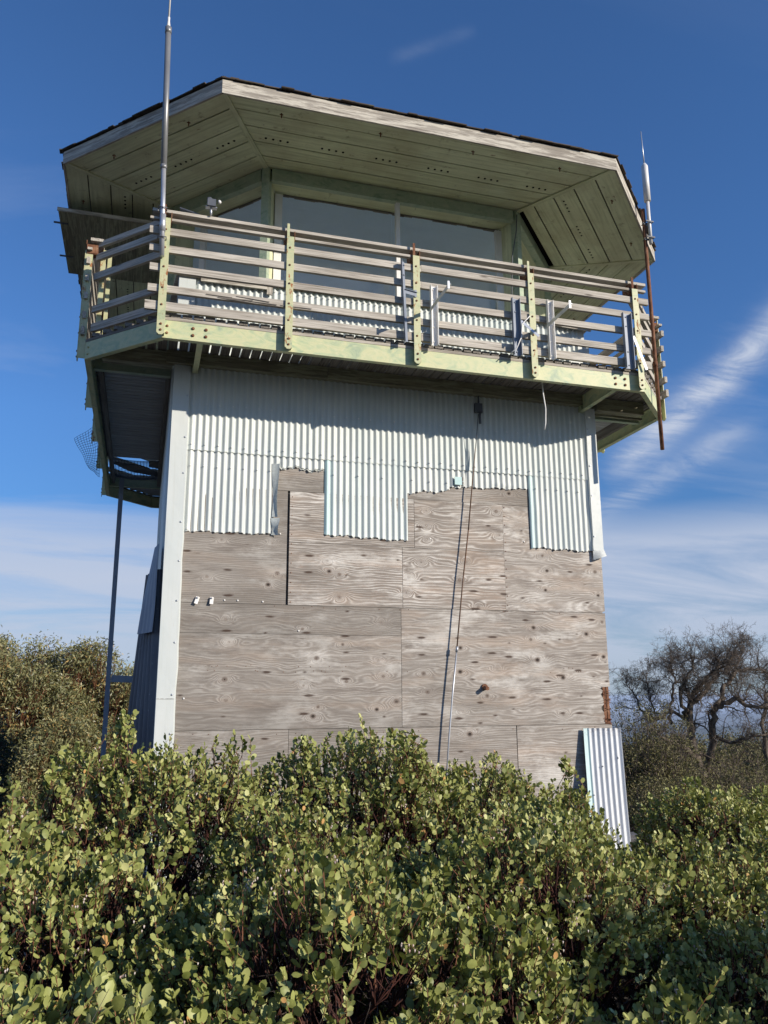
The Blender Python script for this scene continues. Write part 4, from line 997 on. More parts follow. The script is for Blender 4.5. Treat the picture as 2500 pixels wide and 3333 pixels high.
def manzanita(cx, cy, rx, ry, top, label, seed, dens=190, size=1., extra=(), bare=0., depth=.22, gapk=.5, rot=0.):
    rs = np.random.default_rng(seed); zg = float(gz(np.array([cx]), np.array([cy]))[0]); H = top-zg
    root = empty('manzanita_shrub', (cx, cy, zg), label, 'shrub', 'manzanita shrubs in front of the tower')
    area = 2*PI*((rx*ry)**.8+2*((rx+ry)/2*H*.75)**.8)/3*1.2; n = int(area*dens*1.5)
    d = nrmz(rs.normal(0, 1, (n*2, 3))); d = d[(d[:,2] > -.5)&(d[:,2] > -.12-.5*rs.random(len(d)))][:n]
    rad = 1+.13*lumps(d, seed, 3.2)+.07*lumps(d, seed+3, 8.)
    gap = lumps(d, seed+9, 5.)
    keep = gap > -1.2+gapk*rs.random(len(d))
    if bare: keep &= ~((d[:,2] < .35) & (rs.random(len(d)) < bare))
    d = d[keep]; rad = rad[keep]
    u = 1-depth*rs.random(len(d))**1.6
    # superellipsoid: flatter top
    e = d.copy(); e[:,2] = np.sign(e[:,2])*np.abs(e[:,2])**.8
    P = np.stack([cx+e[:,0]*rx*rad*u, cy+e[:,1]*ry*rad*u, zg+.30*H+e[:,2]*.70*H*rad*u], 1)
    ok = P[:,2] > zg+.1
    for (ox, oy, orx, ory, oz, ozg) in SHR_ALL:    # not inside a neighbour
        if (ox, oy) == (cx, cy): continue
        q = ((P[:,0]-ox)/orx)**2+((P[:,1]-oy)/ory)**2+((P[:,2]-ozg-.3*(oz-ozg))/(.7*(oz-ozg)))**2
        ok &= ~((q < .62) & (P[:,2] > ozg))
    ok &= (P[:,1] < -.12) | (P[:,0] < -.3) | (P[:,0] > 5.3)
    for (hx, hy, hz_, hr) in HOLLOW: ok &= ((P[:,0]-hx)**2+(P[:,1]-hy)**2+(P[:,2]-hz_)**2 > (hr*(1+.35*lumps(d, seed+2, 6.)))**2)
    P = P[ok]; d = d[ok]
    dirs = nrmz(d*.8+np.array([0,0,.6])+rs.normal(0,.38,d.shape))
    if len(extra):
        E = []; ED = []
        for (ex, ey, ez, m, sp) in extra:
            q = rs.normal(0, 1, (m, 3))*np.array([sp*.5, sp*.5, .0]); f = rs.random(m)
            E.append(np.stack([ex+q[:,0]*(1.5-f), ey+q[:,1]*(1.5-f), ez-.05-.34*(1-f)**.9], 1)); ED.append(nrmz(np.array([0,0,1.])+rs.normal(0,.35,(m,3))))
        P = np.concatenate([P]+E); dirs = np.concatenate([dirs]+ED)
    ns = len(P); sl = rs.uniform(.05,.13,ns); lg = rs.random(ns) < .02; up_ = np.where(lg, rs.uniform(.03,.09,ns), 0)
    P = P+np.array([0,0,1.])*up_[:,None]+dirs*up_[:,None]*.5; sl = sl+up_*1.2
    T0 = P-dirs*sl[:,None]
    nl = 11
    f = (np.arange(nl)+.5)/nl
    lp = (T0[:,None,:]+dirs[:,None,:]*(sl[:,None,None]*(f[None,:,None]*1.05)))
    ref = nrmz(np.cross(dirs, rs.normal(0,1,dirs.shape))); ref2 = np.cross(dirs, ref)
    ang = (np.arange(nl)*2.39996)[None]+rs.random(ns)[:,None]*6.28+rs.normal(0,.35,(ns,nl))
    radl = ref[:,None,:]*np.cos(ang)[...,None]+ref2[:,None,:]*np.sin(ang)[...,None]
    opn = (1.05-.75*f)[None,:,None]
    A = radl*opn+dirs[:,None,:]*(.45+.5*f)[None,:,None]+rs.normal(0,.16,radl.shape)
    N = -radl*.35+dirs[:,None,:]*.5+rs.normal(0,.7,radl.shape)+np.array([.38,-.66,.2])*.65
    L = rs.uniform(.023,.036,(ns,nl))*size*(1.05-.45*np.abs(f-.45)[None]*1.2)*rs.choice([1,.9,.65,.8,1.15,1.3],(ns,1)); Wd = L*rs.uniform(.62,.88,(ns,nl))
    tint = np.clip(rs.normal(.48,.20,(ns,1))+rs.normal(0,.13,(ns,nl))+.12*(f-.5)[None], 0, .92); tint = np.where(rs.random((ns,nl)) < .012, 1., tint)
    keepl = (rs.random((ns,nl)) < .93)
    lp, A, N, L, Wd, tint = [x.reshape(ns*nl, -1)[keepl.ravel()] for x in (lp, A, N, L, Wd, tint)]
    L = L[:,0]; Wd = Wd[:,0]; tint = tint[:,0]
    dist = np.linalg.norm(lp-np.array(CAM), axis=1); ok = dist > .75
    lp, A, N, L, Wd, tint, dist = [x[ok] for x in (lp, A, N, L, Wd, tint, dist)]
    hi = dist < 3.6; parts = []
    for m, k in ((hi,'hi'),(~hi,'lo')):
        if m.any(): parts.append(leaves_mesh('', lp[m], A[m], N[m], L[m], Wd[m], tint[m], None, None, k))
    V, Fs, tt = merge(parts)
    npmesh('foliage', V, Fs, M['manz'], root, dict(tint=tt), True)
    # shoots
    V, Fs, tt = merge([np_tubes(T0-dirs*.02, P, np.full(ns,.0019), np.full(ns,.0011), 3)])
    npmesh('shoots', V, Fs, M['redtwig'], root, None, True)['kind'] = 'stuff'
    base = np.array([cx, cy, zg-.05])
    parts, _ = branch_net(T0, base, rs, (7,5,4), (.13,.24,.34), .0017, .13, 4, 1.05)
    V, Fs, tt = merge(parts); npmesh('branches', V, Fs, M['redbark'], root, None, True)
    # dead inner twigs
    nd = int(ns*.8); k = rs.integers(0, ns, nd); S = base+(T0[k]-base)*rs.uniform(.35,.85,(nd,1)); S += rs.normal(0,.06,S.shape)
    Ed = S+nrmz(rs.normal(0,1,S.shape)+np.array([0,0,.3]))*rs.uniform(.08,.26,(nd,1))
    V, Fs, tt = merge([np_tubes(S, Ed, np.full(nd,.0018), np.full(nd,.0007), 3, rs.normal(0,.025,S.shape), 2)])
    npmesh('dead_twigs', V, Fs, M['twig'], root, None, True)['kind'] = 'stuff'
    # flower clusters: hanging stalks with pale urn flowers
    nf = int(ns*.075); k = rs.choice(ns, nf, replace=False); C = P[k]; parts = []; st = []
    m = 9
    fo = rs.normal(0,1,(nf,m,3))*np.array([.016,.016,.010])+np.array([0,0,-.012]); FP = (C[:,None,:]+fo).reshape(-1,3)
    st.append(np_tubes(np.repeat(C, m, 0), FP, np.full(len(FP),.0011), np.full(len(FP),.0007), 3))
    V, Fs, tt = merge(st); npmesh('flower_stalks', V, Fs, M['budstalk'], root, dict(tint=np.repeat(rs.random(len(FP)), 6)), True)['kind'] = 'stuff'
    kk = rs.random(len(FP)) < .55; FP = FP[kk]; s_ = rs.uniform(.0028,.0042,len(FP))[:,None]
    octv = np.array([(1,0,0),(-.5,.87,0),(-.5,-.87,0),(.45,0,-1.9),(-.25,.4,-1.9),(-.25,-.4,-1.9),(0,0,.9)])
    V = (FP[:,None,:]+octv[None]*s_[:,:,None]).reshape(-1,3); off = (np.arange(len(FP))*7)[:,None,None]
    Fq = (np.array([(0,3,4,1),(1,4,5,2),(2,5,3,0)])[None]+off).reshape(-1,4); Ft = (np.array([(0,1,6),(1,2,6),(2,0,6),(3,5,4)])[None]+off).reshape(-1,3)
    npmesh('flowers', V, [Fq, Ft], M['flower'], root, dict(tint=np.repeat(rs.random(len(FP)), 7)), True)['kind'] = 'stuff'
    settle(root)
    return len(lp)
SPEC = [
 # cx, cy, rx, ry, top, label, dens, size, extra shoots, bare
 (-.95,-4.55,.80,.95,-.08,'leafy manzanita at the left edge of the frame, below the olive-gold tree',190,1.,[(-.44,-4.0,.15,70,.17),(-.74,-4.1,.03,30,.2)],0),
 (.02,-3.75,.85,.95,.05,'manzanita in front of the left corner flashing, with two tall shoots',190,1.,[(-.235,-4.0,.28,42,.10),(-.02,-3.9,.10,40,.2),(.30,-3.8,.17,46,.18)],0),
 (1.05,-3.55,.85,.9,.10,'dense manzanita in front of the middle of the plywood wall',190,1.,[(.72,-3.6,.14,40,.16),(1.15,-4.0,.18,60,.16),(1.27,-3.9,.12,40,.14),(1.75,-3.9,.05,26,.1)],0),
 (2.0,-3.1,.70,.8,-.10,'manzanita right of the middle, below the open plywood seam',190,1.,[(2.14,-4.0,.0,30,.08),(1.95,-3.6,-.06,30,.15)],0),
 (3.75,-3.05,.62,.7,-.32,'manzanita right of the leaning metal sheet, topped by one taller shoot',180,1.,[(3.50,-3.2,-.20,50,.14)],0),
 (2.95,-3.45,.5,.5,-.66,'low manzanita under the foot of the leaning metal sheet',180,1.,[],0),
 (4.55,-2.6,.9,.9,-.40,'manzanita at the right edge beneath the bare oak',150,1.,[(4.0,-3.2,-.36,40,.2)],0),
 (-.55,-6.05,.75,.70,-.34,'nearest manzanita at the bottom left corner with large round leaves',230,1.06,[],0),
 (.42,-5.35,.72,.60,-.24,'low manzanita left of the bottom centre, above the bare twigs',220,1.04,[],.1),
 (.70,-6.15,.42,.36,-.52,'small foreground manzanita at the bottom centre beside the gap onto grey ground',210,1.08,[],.2),
 (1.42,-4.75,.78,.66,-.20,'broad manzanita at the centre, right of the patch of twigs',210,1.03,[],.1),
 (1.55,-5.75,.46,.40,-.62,'small low manzanita right of the bottom centre, over dark bare stems',190,1.05,[],.35),
 (2.55,-4.35,.80,.70,-.42,'manzanita right of centre, half in shade',180,1.02,[],.15),
 (-.30,-5.0,.55,.5,-.20,'low manzanita filling the hollow behind the nearest left shrub',200,1.,[],0),
 (.55,-4.55,.5,.42,-.12,'manzanita in the second row between the twin tall shoots and the centre',200,1.,[],0),
 (1.0,-5.35,.42,.40,-.40,'small manzanita just above the bare twigs at the bottom centre',200,1.03,[],0),
 (2.05,-3.95,.5,.45,-.24,'manzanita in the second row below the right end of the open seam',190,1.,[],0),
 (2.25,-5.2,.5,.5,-.58,'half-shaded manzanita left of the dark lower right corner',200,1.,[],.05),
 (3.35,-3.95,.55,.5,-.50,'manzanita below and right of the leaning sheet, in the second row',180,1.,[],0),
 (3.30,-5.15,.70,.60,-.66,'shaded manzanita in the lower right corner with few leaves and many dark stems',170,1.,[],.25),
 (3.85,-7.2,.92,.82,.64,'tall manzanita beyond the right edge whose shadow darkens the lower right corner',120,1.,[],0),
]
SHR_ALL = [(s[0], s[1], s[2], s[3], s[4], float(gz(np.array([s[0]]), np.array([s[1]]))[0])) for s in SPEC]
tot = 0
for i, s in enumerate(SPEC):
    tot += manzanita(s[0], s[1], s[2], s[3], s[4], s[5], 100+i*7, dens=s[6], size=s[7], extra=s[8], bare=s[9])
print('manzanita leaves', tot)

def tuft_tree(name, base, crown, label, cat, leafmat, barkmat, seed, n_tuft=1800, per=9, ll=(.06,.10), wr=.24, droop=.5, group=None, r_tip=.004, levels=(9,6,4), shell=.45, twig_part=True, narrow='narrow', thick=1.0):
    """crown: list of ellipsoids (cx,cy,cz,rx,ry,rz)"""
    rs = np.random.default_rng(seed); root = empty(name, base, label, cat, group)
    vol = np.array([(c[3]*c[4]*c[5])**.67 for c in crown]); cnt = (n_tuft*vol/vol.sum()).astype(int); P = []; DD = []
    for c, m in zip(crown, cnt):
        d = nrmz(rs.normal(0,1,(m,3))); rad = 1+.16*lumps(d, seed, 3)+.09*lumps(d, seed+5, 7); u = (1-shell*rs.random(m)**1.4)*rad
        P.append(np.array(c[:3])+d*u[:,None]*np.array(c[3:])); DD.append(d)
    P = np.concatenate(P); D = np.concatenate(DD); n = len(P)
    Q = np.repeat(P, per, 0)+rs.normal(0, ll[1]*.75, (n*per,3)); 
    A = nrmz(rs.normal(0,1,Q.shape)+np.array([0,0,-droop])+np.repeat(D, per, 0)*.5); N = rs.normal(0,1,Q.shape)+np.array([.4,-.5,.5])
    L = rs.uniform(ll[0], ll[1], len(Q)); tint = np.clip(np.repeat(rs.normal(.5,.18,n), per)+rs.normal(0,.15,len(Q)), 0, .95); tint = np.where(rs.random(len(Q)) < .02, 1, tint)
    V, Fs, tt = leaves_mesh('', Q, A, N, L, L*wr, tint, None, None, narrow)
    npmesh('foliage', V, Fs, M[leafmat], root, dict(tint=tt), True)
    parts, _ = branch_net(P, np.array(base), rs, levels, (.12,.22,.30), r_tip, .10, 4, thick)
    V, Fs, tt = merge(parts); npmesh('trunk_and_branches', V, Fs, M[barkmat], root, None, True)
    settle(root); return root
def far_(c, K=1.27): return (CAM.x+(c[0]-CAM.x)*K, CAM.y+(c[1]-CAM.y)*K, CAM.z+(c[2]-CAM.z)*K, c[3]*K, c[4]*K, c[5]*K)
def clumps(big, n, r0, r1, seed):
    rs = np.random.default_rng(seed); out = []; w_ = np.array([c[3]*c[5] for c in big]); w_ = w_/w_.sum()
    for _ in range(n):
        c = big[rs.choice(len(big), p=w_)]; d = rs.normal(0,1,3); d /= np.linalg.norm(d); k = .45+.5*rs.random()**.6; r = rs.uniform(r0, r1)
        out.append((c[0]+d[0]*c[3]*k, c[1]+d[1]*c[4]*k, c[2]+d[2]*c[5]*k, r, r, r*.8))
    return out
def gb(x, y): return float(gz(np.array([float(x)]), np.array([float(y)]))[0])
# left: olive-gold evergreens behind the tower leg
tuft_tree('evergreen_tree', (-4.9,20.2,gb(-4.9,20.2)-.1), clumps([far_(c) for c in [(-4.6,14.4,.3,1.5,1.5,1.5),(-3.3,14.,.75,1.1,1.3,1.15),(-2.5,14.3,.5,1.0,1.2,1.35),(-3.4,13.6,-.9,1.7,1.4,1.0),(-2.9,14.2,-1.9,1.7,1.4,1.0)]], 85, .5, 1.0, 5),
          'large olive-gold evergreen tree at the left edge behind the manzanita', 'tree', 'bay', 'baybark', 501, 7000, 14, (.10,.165), .30, .6, 'evergreen trees on the slope behind the tower', thick=1.2)
tuft_tree('evergreen_tree', (-1.5,21,gb(-1.5,21)-.1), clumps([far_(c) for c in [(-1.9,14.6,.45,.95,1.2,1.2),(-1.3,14.6,.35,.95,1.2,1.2),(-.6,14.9,.2,1.0,1.2,1.1),(-1.2,14.4,-.9,1.4,1.3,1.1),(.2,15.2,-.2,1.0,1.2,1.3)]], 52, .45, .9, 6),
          'olive-gold evergreen seen between the tall steel leg and the tower corner', 'tree', 'bay', 'baybark', 502, 4200, 14, (.10,.165), .30, .6, 'evergreen trees on the slope behind the tower')
tuft_tree('evergreen_tree', (-3.3,18.,gb(-3.3,18.)-.1), clumps([far_(c,1.75) for c in [(-1.9,7.,-.8,1.0,1.0,.85),(-.9,7.2,-.8,.9,1.0,.85)]], 44, .45, .9, 7),
          'low olive evergreen at the foot of the tall steel leg', 'tree', 'bay', 'baybark', 503, 3600, 14, (.09,.15), .32, .5, 'evergreen trees on the slope behind the tower')
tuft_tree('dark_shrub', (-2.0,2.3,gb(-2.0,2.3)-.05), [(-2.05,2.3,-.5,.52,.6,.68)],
          'dark green shaded shrub cut by the left edge of the frame', 'shrub', 'shadeleaf', 'twig', 504, 1500, 10, (.03,.05), .5, .0, r_tip=.004)
# right: bare oak traced limb by limb at its own distance
def opt(u, v, y):   # photo crop measurements turned into metres in the plane y
    su = 1950+u/2.949; sv = 2050+v/2.949
    yaw, pit, roll, f = .287147, .224694, -.005917, 2643.6
    Fv = Vector((math.sin(yaw)*math.cos(pit), math.cos(yaw)*math.cos(pit), math.sin(pit))); Rv = Vector((math.cos(yaw), -math.sin(yaw), 0)); Uv = Rv.cross(Fv)
    R2 = Rv*math.cos(roll)+Uv*math.sin(roll); U2 = -Rv*math.sin(roll)+Uv*math.cos(roll)
    D = Fv+R2*(su-1250)/f-U2*(sv-1666.5)/f; tt = (y-CAM.y)/D.y; return CAM+D*tt
def oak(limbs, base, label, seed, name='bare_oak_tree', n1=30, tw=1.0, group=None):
    rs = random.Random(seed); root = empty(name, base, label, 'tree', group); mb = MB(); S = []; E = []; R0 = []; R1 = []; BD = []
    def rv(s=1.): return Vector((rs.gauss(0,s), rs.gauss(0,s), rs.gauss(0,s)))
    def twig(p, d, L, r, lev):
        pts = [p]; k = 4 if lev < 2 else 3
        dd = d.copy()
        for i in range(k):
            dd = (dd+rv(.38)+Vector((0,0,.10))).normalized(); q = pts[-1]+dd*(L/k)
            S.append(pts[-1]); E.append(q); R0.append(r*(1-i/k*.6)); R1.append(r*(1-(i+1)/k*.6)); pts.append(q)
            if lev < 4:
                for _ in range((2,2,2,1)[lev] if i else 1):
                    twig(q, (dd*.6+rv(.75)).normalized(), L*rs.uniform(.38,.6), r*(1-(i+1)/k*.5)*.58, lev+1)
    for pts, r0, r1, cnt, L in limbs:
        pts = [Vector(p) for p in pts]; n = len(pts)
        # subdivide with wobble
        q = [pts[0]]
        for a, b in zip(pts[:-1], pts[1:]):
            for k in (1,2,3): q.append(a.lerp(b, k/3)+rv(.035)*(k < 3))
        m = len(q); rad = [.78*(r0+(r1-r0)*i/(m-1))*rs.uniform(.9,1.12) for i in range(m)]
        mb.tube(q, rad, 8)
        for _ in range(cnt):
            i = int(m*(.25+.75*rs.random()**.8)); i = min(i, m-1); i = max(1, i)
            d = (q[i]-q[i-1]).normalized(); twig(q[i], (d*.5+rv(.8)+Vector((0,0,.15))).normalized(), L*.9*rs.uniform(.6,1.2), rad[i]*.3+.005, 1)
        for _ in range(3): twig(q[-1], ((q[-1]-q[-2]).normalized()+rv(.5)).normalized(), L*.6, r1*.6, 1)
    mb.build('trunk', M['oakbark'], root, fix=False)
    A = lambda x: np.array([tuple(p) for p in x])
    V, Fs, tt = np_tubes(A(S), A(E), np.maximum(np.array(R0), .0027)*tw, np.maximum(np.array(R1), .0022)*tw, 3)
    npmesh('twigs', V, Fs, M['oakbark'], root, None, True); settle(root); print(name, len(S)); return root
y0 = 12.
def lm(seq, dy=0, ddy=0): return [opt(u, v, y0+dy+ddy*i/max(1,len(seq)-1)) for i, (u, v) in enumerate(seq)]
limbs = [
 (lm([(1000,1560),(990,1400),(940,1240),(900,1130),(885,1000),(870,830),(875,690)]), .20, .105, 8, .9),
 (lm([(875,690),(930,560),(1010,500),(1090,400),(1180,320),(1290,240)],0,-1.2), .095, .035, 26, .85),
 (lm([(900,700),(1000,610),(1080,500),(1150,440),(1130,330)],0,1.), .08, .03, 20, .8),
 (lm([(860,840),(790,730),(780,560),(830,470),(900,330),(880,240)],0,-.8), .08, .025, 24, .8),
 (lm([(940,1240),(800,1120),(690,1080),(560,1000)],0,-1.2), .12, .04, 14, .7),
 (lm([(1010,1400),(1100,1080),(1080,900),(1110,760),(1190,700),(1330,660),(1450,730),(1640,750)],.2,-1.5), .15, .05, 20, .75),
 (lm([(1110,760),(1180,590),(1260,480),(1310,400),(1420,370),(1560,380),(1700,420)],.1,.8), .10, .035, 30, .85),
 (lm([(1260,480),(1330,330),(1380,220),(1370,140)],.3,.6), .05, .02, 16, .7),
 (lm([(1080,1000),(1250,1080),(1420,1050),(1640,1000)],.1,-1), .08, .04, 12, .7),
 (lm([(850,860),(700,780),(560,860),(480,850),(400,770),(350,640),(270,540)],0,1.5), .07, .02, 26, .75),
 (lm([(700,900),(680,760),(700,640),(740,500),(700,380),(680,300)],.4,.7), .07, .02, 26, .75),
 (lm([(560,860),(500,700),(480,560),(460,420)],.6,.6), .04, .015, 18, .7),
 (lm([(1640,1300),(1560,900),(1600,700),(1660,500)],.3,.6), .10, .05, 16, .8),
]
oak(limbs, tuple(lm([(1000,1560)])[0]-Vector((0,0,.6))), 'large bare gnarled oak standing against the sky at the right', 21)
# scrub under the oak
def scrub(cx, cy, label, seed, r, z, n=900, leaf=5, grp='twiggy scrub below the bare oak', lr=.035):
    g_ = gb(cx, cy)
    return tuft_tree('scrub_oak', (cx, cy, g_-.05), [(cx, cy, z, r, r*.9, max(.7, (z-g_)*.75)), (cx+r*.6, cy+.3, z-.35, r*.8, r*.7, .8), (cx-r*.5, cy+.5, z-.45, r*.7, r*.7, .8)], label, 'scrub oak', 'oakleaf', 'oakbark', seed, n, leaf+5, (.03,.06), .6, .2, grp, r_tip=.0030, levels=(6,5,4), shell=.85, thick=1.0, narrow='narrow')
def up(u, v, y): p = opt((u-1950)*2.949, (v-2050)*2.949, y); return p
for (u, v, y, r, lab, sd, n, lf) in ((2110,2470,9.0,1.2,'olive-green scrub oak just right of the leaning metal sheet',61,1500,9),(2240,2620,8.0,1.1,'tangled brown scrub oak below the trunk of the bare oak',62,1500,4),(2410,2580,9.5,1.3,'grey twiggy scrub oak right of the bare oak trunk',63,1700,2),(2500,2620,7.0,1.2,'twiggy scrub oak cut by the right edge of the frame',64,1400,2),(2170,2640,6.5,.9,'low olive scrub oak above the manzanita beside the leaning sheet',65,1100,8)):
    p = up(u, v, y); scrub(p.x, y, lab, sd, r, p.z, n, lf)
for (u, v, y, r, lab, sd) in ((2330,2450,22,2.6,'dark green tree farther down the slope behind the bare oak',71),(2150,2440,20,2.0,'rounded dark tree farther down the slope, left of the bare oak',72),(2480,2420,26,2.6,'far dark tree on the slope at the right edge',73)):
    p = up(u, v, y); tuft_tree('slope_tree', (p.x, y, gb(p.x,y)-.1), [(p.x,y,p.z-.6,r,r,1.3),(p.x-r*.6,y,p.z-1.,r*.8,r,1.3),(p.x+r*.7,y,p.z-1.,r*.8,r,1.3)], lab, 'tree', 'oakleaf', 'oakbark', sd, 1400, 10, (.07,.13), .6, .1, 'dark trees down the slope', r_tip=.012)
# leaf litter in the shaded corner
rs = np.random.default_rng(9); n = 5000
x = rs.uniform(-2,4.6,n); y = rs.uniform(-7.2,-1,n); P = np.stack([x, y, gz(x, y)+.006+.01*rs.random(n)], 1)
V, Fs, tt = leaves_mesh('', P, np.stack([rs.normal(0,1,n), rs.normal(0,1,n), rs.normal(0,.15,n)],1), np.array([0,0,1.])+rs.normal(0,.25,(n,3)), rs.uniform(.02,.035,n), rs.uniform(.012,.02,n), rs.random(n), None, None, 'lo')
M['litter'] = leaf_mat('dead_brown_leaf', [(0,(.05,.025,.015)),(.6,(.13,.07,.04)),(1,(.22,.15,.09))], .05, .8, (.1,.05,.02), spec=.2)
tag(npmesh('leaf_litter', V, Fs, M['litter'], None, dict(tint=tt)), 'brown dead leaves scattered on the ground beneath the shrubs', 'leaf litter', kind='stuff')

# haze in the air over the whole hillside
mb = MB(); mb.box((-17500,-17500,-340),(17500,17500,9.6))
hz = bpy.data.materials.new('haze_air'); hz.use_nodes = True; hn = hz.node_tree; hn.nodes.clear()
ho = hn.nodes.new('ShaderNodeOutputMaterial'); hv = hn.nodes.new('ShaderNodeVolumePrincipled'); hv.inputs['Color'].default_value = (.62,.76,1,1); hv.inputs['Density'].default_value = 1.1e-4; hv.inputs['Anisotropy'].default_value = 0.
hn.links.new(hv.outputs[0], ho.inputs['Volume'])
tag(mb.build('haze', hz, None), 'thin pale blue haze in the air over the hills', 'haze', kind='stuff')

# ------------------------------------------------------------------ world, light, camera
w = bpy.data.worlds.new('World'); sc.world = w; w.use_nodes = True; nt = w.node_tree; nt.nodes.clear()
def N_(t_): return nt.nodes.new(t_)
out = N_('ShaderNodeOutputWorld'); bg = N_('ShaderNodeBackground'); bg.inputs[1].default_value = .105
sky = N_('ShaderNodeTexSky'); sky.sky_type = 'NISHITA'; sky.sun_disc = False; sky.sun_elevation = SUN_EL; sky.sun_rotation = SUN_AZ
sky.altitude = 900; sky.air_density = 1.0; sky.dust_density = .35; sky.ozone_density = 2.2
tc = N_('ShaderNodeTexCoord'); sp = N_('ShaderNodeSeparateXYZ'); nt.links.new(tc.outputs['Generated'], sp.inputs[0])
def wm(op, a, b=0., c=0.):
    n = N_('ShaderNodeMath'); n.operation = op
    for i, v in enumerate((a, b, c)):
        if isinstance(v, bpy.types.NodeSocket): nt.links.new(v, n.inputs[i])
        else: n.inputs[i].default_value = v
    return n.outputs[0]
def wramp(f, st):
    n = N_('ShaderNodeValToRGB'); nt.links.new(f, n.inputs[0]); e = n.color_ramp.elements
    while len(e) > 1: e.remove(e[-1])
    for i, (p, c) in enumerate(st):
        el = e[0] if i == 0 else e.new(p); el.position = p; el.color = (c, c, c, 1)
    return n.outputs[0]
zc = wm('MAXIMUM', sp.outputs[2], .02); dn = wm('ADD', zc, .12)
cx_ = wm('DIVIDE', sp.outputs[0], dn); cy_ = wm('DIVIDE', sp.outputs[1], dn)
cb = N_('ShaderNodeCombineXYZ'); nt.links.new(cx_, cb.inputs[0]); nt.links.new(cy_, cb.inputs[1])
def wnoise(scale, det, rough, dist, sx=(1,1,1), rz=0., loc=(0,0,0)):
    m = N_('ShaderNodeMapping'); nt.links.new(cb.outputs[0], m.inputs[0]); m.inputs['Scale'].default_value = sx; m.inputs['Rotation'].default_value = (0,0,rz); m.inputs['Location'].default_value = loc
    n = N_('ShaderNodeTexNoise'); nt.links.new(m.outputs[0], n.inputs[0]); n.inputs['Scale'].default_value = scale; n.inputs['Detail'].default_value = det; n.inputs['Roughness'].default_value = rough; n.inputs['Distortion'].default_value = dist
    return n.outputs[0]
veil = wm('MULTIPLY', wramp(sp.outputs[2], [(0.0,.7),(.05,.9),(.14,1),(.178,.85),(.222,.0)]), wramp(wnoise(.55,9,.64,.6,(1,1.9,1),.2), [(.32,.35),(.52,1)]))
wisp = wm('MULTIPLY', wramp(sp.outputs[2], [(.12,0),(.22,1),(.50,.6),(.62,.12),(.75,.12)]), wramp(wnoise(.9,9,.62,.9,(.55,1.7,1),-.5,(3.1,1.7,0)), [(.50,0),(.70,.95)]))
dirv = tc.outputs['Generated']
S1N, S1M = (.6406,-.176,-.7474), (.6027,.7185,.3473)
S2N, S2M = (.4911,-.0821,-.8672), (.572,.7813,.2499)
S3N, S3M = (.4694,.524,-.7107), (.2589,.6878,.6782)
def streak(nrm, mid, wid, half, amt, sc2):
    def dot(v):
        n = N_('ShaderNodeVectorMath'); n.operation = 'DOT_PRODUCT'; nt.links.new(dirv, n.inputs[0]); n.inputs[1].default_value = v; return n.outputs['Value']
    wv = wnoise(sc2, 7, .65, .8, (1,1,1), .4, (nrm[0]*9, 2, 0))
    a = wm('ADD', dot(nrm), wm('MULTIPLY', wm('SUBTRACT', wv, .5), wid*2.6))
    g = wm('POWER', 2.718, wm('MULTIPLY', wm('MULTIPLY', a, a), -1/(wid*wid)))
    al = wramp(wm('DIVIDE', wm('SUBTRACT', dot(mid), math.cos(half)), 1-math.cos(half)), [(0,0),(.6,1)])
    return wm('MULTIPLY', wm('MULTIPLY', g, al), wm('MULTIPLY', wramp(wnoise(2.2, 9, .7, 1.2, (1,2.6,1), -.6, (nrm[1]*7,0,0)), [(.34,.15),(.62,1)]), amt))
st_ = wm('ADD', streak(S1N, S1M, .017, .17, 1.0, 1.7), wm('ADD', streak(S2N, S2M, .014, .12, .45, 1.9), streak(S3N, S3M, .006, .05, .09, 2.)))
fac = wm('MINIMUM', wm('ADD', wm('ADD', wm('MULTIPLY', veil, .9), wm('MULTIPLY', wisp, .28)), st_), .95)
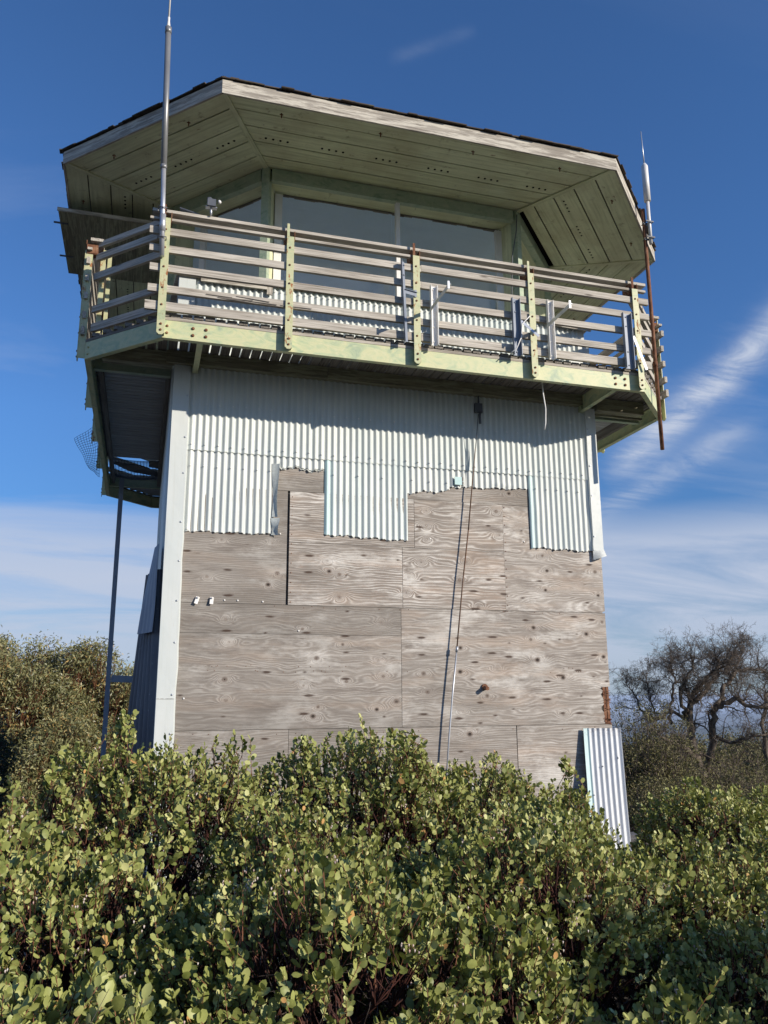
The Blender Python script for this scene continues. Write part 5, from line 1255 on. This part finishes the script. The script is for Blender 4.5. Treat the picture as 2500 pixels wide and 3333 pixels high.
mx = N_('ShaderNodeMix'); mx.data_type = 'RGBA'; nt.links.new(fac, mx.inputs[0])
tintn = N_('ShaderNodeMix'); tintn.data_type = 'RGBA'; tintn.blend_type = 'MULTIPLY'; tintn.inputs[0].default_value = 1.; nt.links.new(sky.outputs[0], tintn.inputs[6]); tintn.inputs[7].default_value = (.55,.87,1.24,1)
lowm = N_('ShaderNodeMix'); lowm.data_type = 'RGBA'; lowm.blend_type = 'MULTIPLY'; lowm.inputs[0].default_value = 1.; nt.links.new(tintn.outputs[2], lowm.inputs[6]); nt.links.new(wramp(sp.outputs[2], [(0,.5),(.12,.66),(.32,.95),(.5,1)]), lowm.inputs[7]); nt.links.new(lowm.outputs[2], mx.inputs[6]); mx.inputs[7].default_value = (4.1,4.6,5.7,1)
nt.links.new(mx.outputs[2], bg.inputs[0]); nt.links.new(bg.outputs[0], out.inputs[0])
sl = bpy.data.lights.new('sun', 'SUN'); sl.energy = 4.7; sl.angle = math.radians(.53); sl.color = (1., .90, .77)
so = bpy.data.objects.new('sun', sl); col.objects.link(so); so.rotation_euler = SUN.to_track_quat('Z', 'Y').to_euler()

cam = bpy.data.cameras.new('camera'); co = bpy.data.objects.new('camera', cam); col.objects.link(co); sc.camera = co
yaw, pit, roll = .287147, .224694, -.005917
Fv = Vector((math.sin(yaw)*math.cos(pit), math.cos(yaw)*math.cos(pit), math.sin(pit))); Rv = Vector((math.cos(yaw), -math.sin(yaw), 0)); Uv = Rv.cross(Fv)
R2 = Rv*math.cos(roll)+Uv*math.sin(roll); U2 = -Rv*math.sin(roll)+Uv*math.cos(roll)
mw = Matrix((R2, U2, -Fv)).transposed().to_4x4(); mw.translation = CAM; co.matrix_world = mw
cam.sensor_fit = 'VERTICAL'; cam.sensor_height = 36; cam.lens = 2643.6/3333*36; cam.clip_start = .05; cam.clip_end = 40000
sc.view_settings.view_transform = 'Standard'; sc.view_settings.look = 'None'; sc.view_settings.exposure = .3; sc.view_settings.gamma = 1
sc.render.resolution_x = 768; sc.render.resolution_y = 1024
